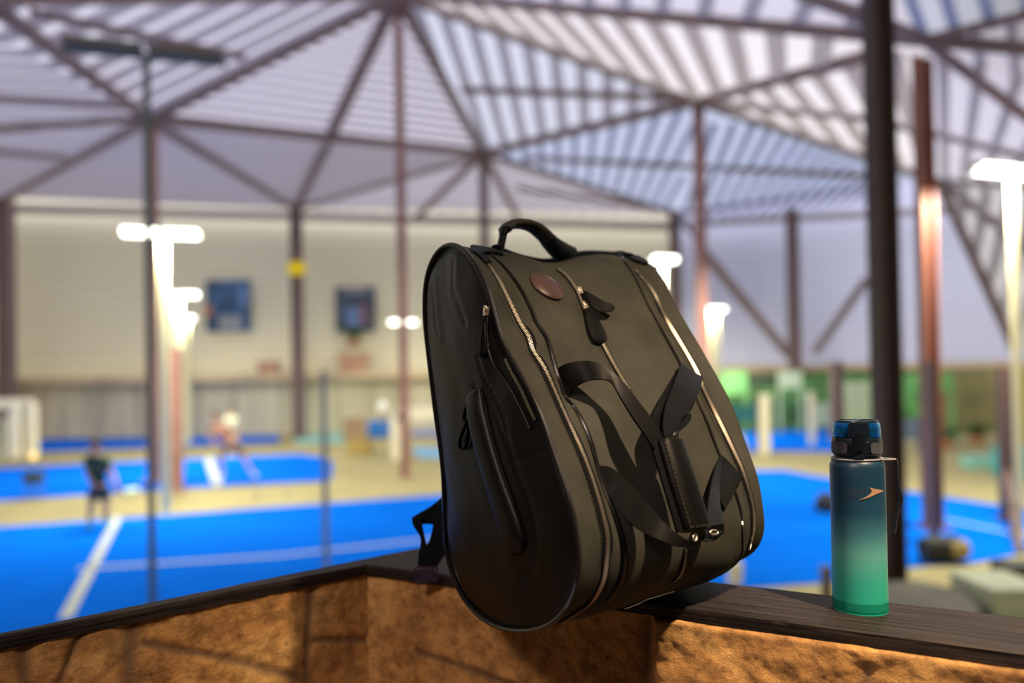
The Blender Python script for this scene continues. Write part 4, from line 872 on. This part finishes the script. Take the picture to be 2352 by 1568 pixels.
b = MB(); b.tube([W3(-.006, *(c0+(p-c0)*1.004)) for p in np.vstack([q0, q0[:2]])], .0030, 8, cap=False); b.build('rim_piping', M['piping'], parent=bag)
# ---- seam piping on the front
def seam_tube(px, h, r, name, m, n=120, parent=bag):
    c = [onF(*p, h) for p in sm(px, n)]; b = MB(); b.tube(c, r, 8); return b.build(name, m, parent=parent)
seam_tube(pip2, .0008, .0030, 'front_piping', M['gloss']); seam_tube(pip3[:-2]+[(1706, 1262)], .0005, .0024, 'front_piping', M['gloss'])
# ---- zips
def zipper(px, w_tape, name, n=150, h=.0012, on=None, nrm=None, pitch=.0022, tw=.0030, t0=.001, parent=bag):
    px = sm(px, n); c = []; nn = []
    for p in px:
        if on is None: q, s, z = onF(*p, h, True); c.append(q); nn.append(fn(float(np.clip(s, .02, .98)), z))
        else: c.append(on(*p)); nn.append(nrm)
    c = np.array(c); nn = np.array(nn); T = np.gradient(c, axis=0); B_ = np.array([nz(np.cross(nn[i], T[i])) for i in range(len(c))])
    b = MB(); b.strip(c-B_*w_tape, c+B_*w_tape, .0008, m=4, N=nn); o = b.build(name, M['tape'], parent=parent)
    L_ = np.r_[0, np.cumsum(np.linalg.norm(np.diff(c, axis=0), axis=1))]; b = MB(); k = 0
    for x in np.arange(t0, L_[-1]-.001, pitch/2):
        p = np.array([np.interp(x, L_, c[:, i]) for i in range(3)]); t_ = nz([np.interp(x, L_, T[:, i]) for i in range(3)]); n_ = nz([np.interp(x, L_, nn[:, i]) for i in range(3)]); bb = np.cross(n_, t_)
        sg = 1 if k % 2 else -1; b.box(p+n_*.0013+bb*sg*.0013, (tw, pitch*.34, .0016), (bb, t_, n_)); k += 1
    b.build('zip_teeth', M['metal'], parent=o, smooth=False); return c, nn
zipper(zip1, .0078, 'zip', n=170); zipper(zipc[:4], .0042, 'zip', n=30, tw=.0024); zipper(zipc[3:7], .0042, 'zip', n=60, tw=.0024); zipper(zipc[7:], .0036, 'zip', n=24, tw=.0020)
zipper(zip2, .0060, 'zip', n=150, tw=.0027)
# welt flanges beside the middle zip
zipper([(s_, .016-.010*((s_-.36)/.36)) for s_ in np.linspace(.34, .72, 12)], .0045, 'zip', n=60, on=lambda s_, z_: W3(s_, frontU(s_, z_), z_)+fn(s_, z_)*.001, nrm=fn(.5, .012))
# seam stitching beside the zips
def stitch(px, h=.0006, gap=.0052, r=.00035, on=onF, n=90):
    c = np.array([on(*p, h) for p in sm(px, n)]); L_ = np.r_[0, np.cumsum(np.linalg.norm(np.diff(c, axis=0), axis=1))]; b = MB()
    for x in np.arange(0, L_[-1]-gap*.6, gap):
        a, e = [np.array([np.interp(y, L_, c[:, i]) for i in range(3)]) for y in (x, x+gap*.6)]; b.beam(a, e, r*2, r*2)
    return b.build('stitching', M['stitch'], parent=bag, smooth=False)
off = lambda P, dx, dy=0: [(x+dx, y+dy) for x, y in P]
stitch(off(zip1[2:16], -13)); stitch(off(zipc[:7], -9, 4)); stitch(off(zipc[3:7], 12, 3)); stitch(off(zip2[3:12], -13)); stitch(off(zip2[:12], -9, 2), gap=.004)
# ---- round leather patch
pc, ps, pz = onF(1256, 657, .0010, True); n_ = fn(ps, pz); a_ = nz(wv-n_*(wv@n_)); c_ = np.cross(n_, a_)
b = MB(); rows = []
for r, z in ((.0265, -.003), (.0268, .0008), (.0262, .0018), (.0240, .0022), (.0234, .0016), (.0226, .0022), (.001, .0030)): rows.append([pc+(a_*math.cos(q)+c_*math.sin(q))*r+n_*z for q in np.linspace(0, 6.2832, 56, endpoint=False)])
b.grid(rows, closeV=True); b.f.append(tuple(len(b.v)-56+i for i in range(56))); o = b.build('round_patch', M['brown'], parent=bag, angle=60); o['label'] = 'round brown leather patch'
# ---- helpers for leather straps
def strap(A, B_, th, name, m=M['leather'], n=40, dome=0.0, parent=bag, stitchline=False, mm=8):
    a = sm([list(onF(x, y, h)) for x, y, h in A], n); c = sm([list(onF(x, y, h)) for x, y, h in B_], n); b = MB(); b.strip(a, c, th, dome=dome, m=mm); return b.build(name, m, parent=parent, angle=50)
strap([(1282,846,.003),(1300,836,.014),(1340,829,.033),(1375,835,.044),(1410,858,.051),(1440,888,.054),(1470,928,.055),(1500,968,.055),(1528,1012,.055)],
      [(1308,910,.003),(1316,893,.012),(1345,876,.030),(1374,871,.041),(1402,877,.048),(1426,915,.052),(1450,955,.054),(1480,998,.055),(1502,1032,.055)], .0026, 'carry_strap')
strap([(1378,1070,.002),(1396,1071,.006),(1419,1084,.012),(1460,1122,.024),(1492,1161,.034),(1530,1206,.045),(1574,1238,.052),(1601,1243,.054)],
      [(1380,1098,.002),(1398,1135,.005),(1412,1158,.010),(1442,1196,.020),(1478,1222,.032),(1515,1240,.043),(1560,1256,.050),(1596,1254,.053)], .0026, 'carry_strap')
strap([(1567,846,.001),(1560,838,.010),(1563,836,.022),(1549,876,.045),(1534,915,.054),(1524,953,.058),(1522,993,.058),(1530,1016,.056)],
      [(1606,880,.001),(1612,872,.010),(1613,868,.022),(1609,888,.040),(1598,918,.050),(1585,945,.054),(1562,966,.057),(1556,1008,.056)], .0026, 'carry_strap')
strap([(1562,840,.012),(1535,880,.026),(1512,925,.038),(1498,962,.046),(1512,1000,.052)], [(1574,846,.012),(1556,885,.028),(1540,925,.040),(1532,965,.048),(1534,1004,.052)], .0024, 'carry_strap')
strap([(1585,949,.054),(1588,960,.058),(1578,975,.062),(1560,990,.062),(1548,1004,.058)], [(1562,962,.052),(1556,975,.056),(1550,985,.058),(1546,995,.058),(1544,1006,.056)], .0020, 'strap_fold', n=20)
strap([(1655,1046,.002),(1642,1076,.012),(1629,1134,.030),(1622,1190,.044),(1617,1224,.050),(1600,1240,.048)],
      [(1662,1062,.002),(1652,1100,.010),(1652,1150,.030),(1659,1194,.044),(1661,1218,.050),(1628,1244,.052)], .0026, 'carry_strap', m=M['navy'])
strap([(1622,1211,.050),(1640,1206,.052),(1661,1203,.052)], [(1616,1242,.046),(1640,1240,.048),(1662,1222,.050)], .0022, 'strap_fold', n=14)
b = MB(); rg = [onF(1640+9*math.cos(q), 1222+5*math.sin(q), .056) for q in np.linspace(0, 6.2832, 20)]; b.tube(rg, .0009, 6, cap=False); b.build('metal_ring', M['metal'], parent=bag)
b = MB(); rg = [onF(1596+4*math.cos(q), 1233+8*math.sin(q), .057) for q in np.linspace(0, 6.2832, 20)]; b.tube(rg, .0010, 6, cap=False); b.build('metal_ring', M['metal'], parent=bag)
# leather grip wrap holding both straps
g0 = onF(1535, 1013, .058); g1 = onF(1598, 1217, .054); ax = nz(g1-g0); sd_ = nz(np.cross(ax, uv)); nn_ = np.cross(sd_, ax); nn_ = nn_ if nn_@uv > 0 else -nn_
b = MB(); rows = []; GL_ = np.linalg.norm(g1-g0); prof_ = [(0, .2), (.0, .86), (.006, 1.0), (.03, 1.03), (.5, 1.05), (.97, 1.02), (.995, 1.0), (1.0, .86), (1.0, .2)]
for f_, k in prof_: rows.append([g0+ax*GL_*f_+(sd_*.0210*math.copysign(abs(math.cos(q))**.75, math.cos(q))+nn_*.0125*math.copysign(abs(math.sin(q))**.85, math.sin(q)))*k for q in np.linspace(0, 6.2832, 40, endpoint=False)])
b.grid(rows, closeV=True); grip = b.build('handle_grip', M['leather'], parent=bag, angle=45)
b = MB(); sgn = -1 if (sd_@vR) > 0 else 1
rows = [[g0+ax*GL_*f_+sd_*sgn*(.0150+.0105*v)+nn_*(.0070-.0125*v+k) for v, k in ((0, .0015), (1, .0015), (1, -.0015), (0, -.0015))] for f_ in np.linspace(.0, 1.0, 20)]
b.grid(rows, closeV=True); b.f.append((3, 2, 1, 0)); b.f.append(tuple(76+i for i in range(4))); b.build('grip_flap', M['leather'], parent=grip)
b = MB()
for x in np.arange(.004, GL_-.004, .0052):
    p = g0+ax*x+sd_*sgn*.0178+nn_*.0092; b.beam(p, p+ax*.0032, .0009, .0009)
for f_ in (.012, .985):
    for v in np.arange(-.014, .0165, .0048): p = g0+ax*GL_*f_+sd_*v+nn_*.0131*math.sqrt(max(0, 1-(v/.0245)**2)); b.beam(p, p+sd_*.003, .0009, .0009)
b.build('stitching', M['stitch'], parent=grip, smooth=False)
# corner leather anchors
strap([(1656,1047,.001),(1668,1056,.003),(1684,1073,.004),(1699,1089,.003),(1702,1096,.002)], [(1650,1068,.003),(1646,1095,.006),(1646,1120,.007),(1652,1146,.006),(1659,1163,.003)], .003, 'leather_anchor', dome=.002, n=24)
strap([(1699,1094,.003),(1690,1112,.003),(1676,1135,.003),(1660,1163,.003)], [(1703,1099,.003),(1694,1118,.003),(1681,1140,.003),(1664,1170,.003)], .003, 'leather_edge', n=14)
strap([(1374,1072,.001),(1384,1072,.002),(1396,1076,.003)], [(1396,1140,.001),(1402,1143,.002),(1410,1146,.003)], .0022, 'leather_anchor', n=14)
b = MB(); rv = onF(1404, 1138, .004); b.lathe([(.0001, -.0012), (.0017, -.0008), (.0020, 0), (.0017, .0008), (.0001, .0012)], 14, rv); b.build('rivet', M['metal'], parent=bag)
# zip pulls
def pull(A, B_, on, th=.0016, dome=.0012, m=M['leather'], slider=None, nrm=None, name='zip_pull'):
    a = sm([list(on(x, y, h)) for x, y, h in A], 24); c = sm([list(on(x, y, h)) for x, y, h in B_], 24); b = MB(); b.strip(a, c, th, dome=dome, m=8)
    b.build(name, m, parent=bag, angle=50)
def slider(px, py, on, nrm, T, L_=.009, w=.0075, h=.004):
    p = on(px, py, .0035); T = nz(T-nrm*(T@nrm)); s_ = np.cross(nrm, T); b = MB()
    b.box(p, (w, L_, .0026), (s_, T, nrm)); b.box(p+nrm*.0030+T*L_*.15, (w*.42, L_*.75, .0030), (s_, T, nrm))
    b.tube([p+nrm*.003+T*L_*.3+(s_*math.cos(q)*.0028+T*(math.sin(q)*.0042-.006)) for q in np.linspace(0, 6.2832, 18)], .0007, 6, cap=False); b.build('zip_slider', M['metal'], parent=bag, bevel=.0005)
Tn = lambda x0, y0, x1, y1, on: on(x1, y1, 0)-on(x0, y0, 0)
pull([(1333,668.5,.005),(1348.5,670,.011),(1382,689.6,.016),(1403,698,.017),(1413,706,.016)], [(1336,680,.005),(1348,688,.011),(1368,702,.016),(1389,715,.017),(1407,715,.016)], onF)
pull([(1341,709,.004),(1348.5,744,.006),(1357,769.5,.007),(1365,784,.006),(1378,789,.005)], [(1353,706,.005),(1365,723,.007),(1379,741,.008),(1392,769.5,.007),(1392,783,.005)], onF)
slider(1331, 671, onF, fn(.47, .42), Tn(1325, 664, 1341, 700, onF)); slider(1343, 704, onF, fn(.47, .40), Tn(1335, 690, 1350, 725, onF))
# side pocket zip and its pull
sn = -wv
zipper([(1118,712),(1128,735),(1142,775),(1160,818),(1178,855),(1198,890),(1218,935),(1233,966)], .0060, 'pocket_zip', n=80, on=lambda x, y: onSide(x, y, .0008), nrm=sn, pitch=.0020, tw=.0016, t0=.078)
pull([(1108,738,.004),(1104,765,.005),(1100,795,.005),(1099,812,.005),(1103,822,.004)], [(1118,740,.004),(1117,765,.005),(1117,795,.005),(1116,812,.005),(1110,822,.004)], onSide)
slider(1118, 714, onSide, sn, np.array([0, 0, -1.0])-uv*.1, L_=.011, w=.008)
# flap edge over the side pocket zip
b = MB(); c = [onSide(x, y, .0022) for x, y in sm([(1122,728),(1120,770),(1124,810),(1140,845),(1170,890),(1200,945),(1218,985)], 60)]; b.tube(c, .0016, 8); b.build('pocket_edge', M['side'], parent=bag)
# padded leather grip on the side with its thin loop
def side_strip(A, B_, th, dome, name, m=M['leather'], n=50, h=.001):
    a = np.array([onSide(x, y, h) for x, y in sm(A, n)]); c = np.array([onSide(x, y, h) for x, y in sm(B_, n)]); b = MB(); b.strip(a, c, th, dome=dome, m=12, N=sn); return b.build(name, m, parent=bag, angle=60)
sg = side_strip([(1086,896),(1074,912),(1076,950),(1084,1000),(1098,1050),(1114,1105),(1132,1165),(1150,1220),(1168,1262),(1180,1276)], [(1102,889),(1108,905),(1118,950),(1130,1000),(1144,1050),(1162,1105),(1182,1160),(1198,1205),(1208,1245),(1202,1268)], .004, .0065, 'side_grip', M['side'])
b = MB(); b.tube([onSide(x, y, .009) for x, y in sm([(1101,889),(1107,905),(1117,950),(1129,1000),(1143,1050),(1161,1105),(1180,1160)], 50)], .0009, 6); b.tube([onSide(x, y, .004) for x, y in sm([(1084,898),(1073,915),(1075,950),(1083,1000),(1097,1050),(1113,1105),(1131,1165),(1149,1220)], 50)], .0010, 6)
b.build('edge_cord', M['leather'], parent=sg)
b = MB(); c = np.array([onSide(x, y, .004) for x, y in sm([(1075,925),(1068,945),(1066,965),(1072,968),(1064,988),(1057,1010),(1056,1025),(1061,1032),(1069,1026),(1074,1005),(1077,975)], 60)]); b.strip(c-sn*.0025, c+sn*.0025, .0014, m=4); b.build('side_loop', M['leather'], parent=bag)
# leather tabs over the upper zip ends
def tabS(A, B_, s, m=M['navy'], name='zip_end_tab', th=.002, dome=.003, n=24):
    a = sm([list(onS(x, y, s)) for x, y in A], n); c = sm([list(onS(x, y, s2)) for (x, y), s2 in zip(B_, [s+.0]*len(B_))], n); b = MB(); b.strip(a, c, th, dome=dome, m=8); b.build(name, m, parent=bag, angle=50)
strap([(1080,567,.003),(1086,564,.007),(1108,567,.009),(1134,572,.008),(1157,581,.004)], [(1084,577,.003),(1100,580,.006),(1120,579,.007),(1140,581,.006),(1156,586,.003)], .003, 'zip_end_tab', m=M['navy'], n=24, dome=.002)
strap([(1086,578,.002),(1104,590,.004),(1114,602,.003)], [(1104,580,.003),(1120,590,.005),(1128,602,.003)], .002, 'zip_end_tab', m=M['navy'], n=16, dome=.002)
strap([(1413,579,.003),(1424,577,.008),(1446,581,.010),(1470,590,.009),(1490,602,.004)], [(1420,587,.003),(1432,589,.006),(1450,594,.007),(1470,602,.006),(1486,608,.003)], .003, 'zip_end_tab', m=M['navy'], n=24, dome=.002)
# ---- top handle: canvas arch with leather ends
def onU(px, py, Uv):
    r = ray(px, py); k = ((G0-EYE)@uv+Uv)/(r@uv); return EYE+r*k
HU = -.172
hp = [(1140,574),(1149,566),(1154,548),(1158,531),(1174,516),(1201,514),(1226,522),(1250,541),(1268,561),(1288,577),(1312,590)]
hc = np.array([onU(x, y, HU) for x, y in sm(hp, 90)])
def hseg(i0, i1, r0, rx0, name, m):
    b = MB(); k = i1-i0; r = r0 if np.ndim(r0) else [r0]*2; rr = np.interp(np.linspace(0, 1, k), np.linspace(0, 1, len(r)), r); xx = np.interp(np.linspace(0, 1, k), np.linspace(0, 1, len(rx0)), rx0)
    b.tube(hc[i0:i1], rr, 20, rx=xx, side=uv); return b.build(name, m, parent=bag, angle=50)
hh = hseg(20, 64, [.016, .017, .017], [.0066, .0075, .0078, .0078, .0085], 'top_handle', M['canvas'])
hseg(0, 22, [.012, .008, .008, .012], [.0085, .0045, .0042, .0060], 'handle_end', M['leather']); hseg(62, 90, [.017, .016, .014], [.0095, .0150, .0165], 'handle_end', M['navy'])
# back panel ridge behind the sagging top
b = MB(); c = [onU(x, y, -.205) for x, y in sm([(1150,575),(1185,588),(1225,598),(1258,601),(1290,594),(1330,584),(1365,582),(1420,585)], 50)]; b.tube(c, .0055, 10); b.build('back_piping', M['navy'], parent=bag)
# ---- shoulder strap hanging behind the lower left with its buckle
def YS(P, Y): return np.array([atY(x, y, Y) for x, y in P])
def wstrap(A, B_, Y, name='shoulder_strap', th=.0022, n=30, parent=bag, yo=None):
    a = sm([list(atY(x, y, Y+(yo[i] if yo else 0))) for i, (x, y) in enumerate(A)], n); c = sm([list(atY(x, y, Y+(yo[i] if yo else 0))) for i, (x, y) in enumerate(B_)], n); b = MB(); b.strip(a, c, th, m=4); return b.build(name, M['navy'], parent=parent)
wstrap([(1042,1105),(1018,1138),(988,1163),(966,1176),(946,1188)], [(1042,1205),(1016,1206),(994,1204),(975,1203),(950,1207)], 1.158, yo=[-.02, 0, .004, .002, 0])
wstrap([(946,1188),(949,1206),(966,1236),(962,1270),(959,1303)], [(968,1188),(971,1210),(979,1248),(985,1272),(1001,1303)], 1.152)
ss_ = wstrap([(1000,1180),(988,1236),(980,1250),(972,1275),(968,1303)], [(1042,1180),(1032,1230),(1028,1264),(1014,1285),(1003,1303)], 1.150)
b = MB(); fr_ = [(955, 1301), (1004, 1303), (1003, 1333), (954, 1337), (955, 1301)]; F_ = YS(fr_, 1.146)
for a, c in zip(F_[:-1], F_[1:]): b.beam(a, c, .0032, .003)
b.box(YS([(979, 1319)], 1.148)[0], (.026, .002, .017)); b.build('strap_buckle', mat('dark_plum_buckle', (.05, .03, .06), .4), parent=ss_, smooth=False)
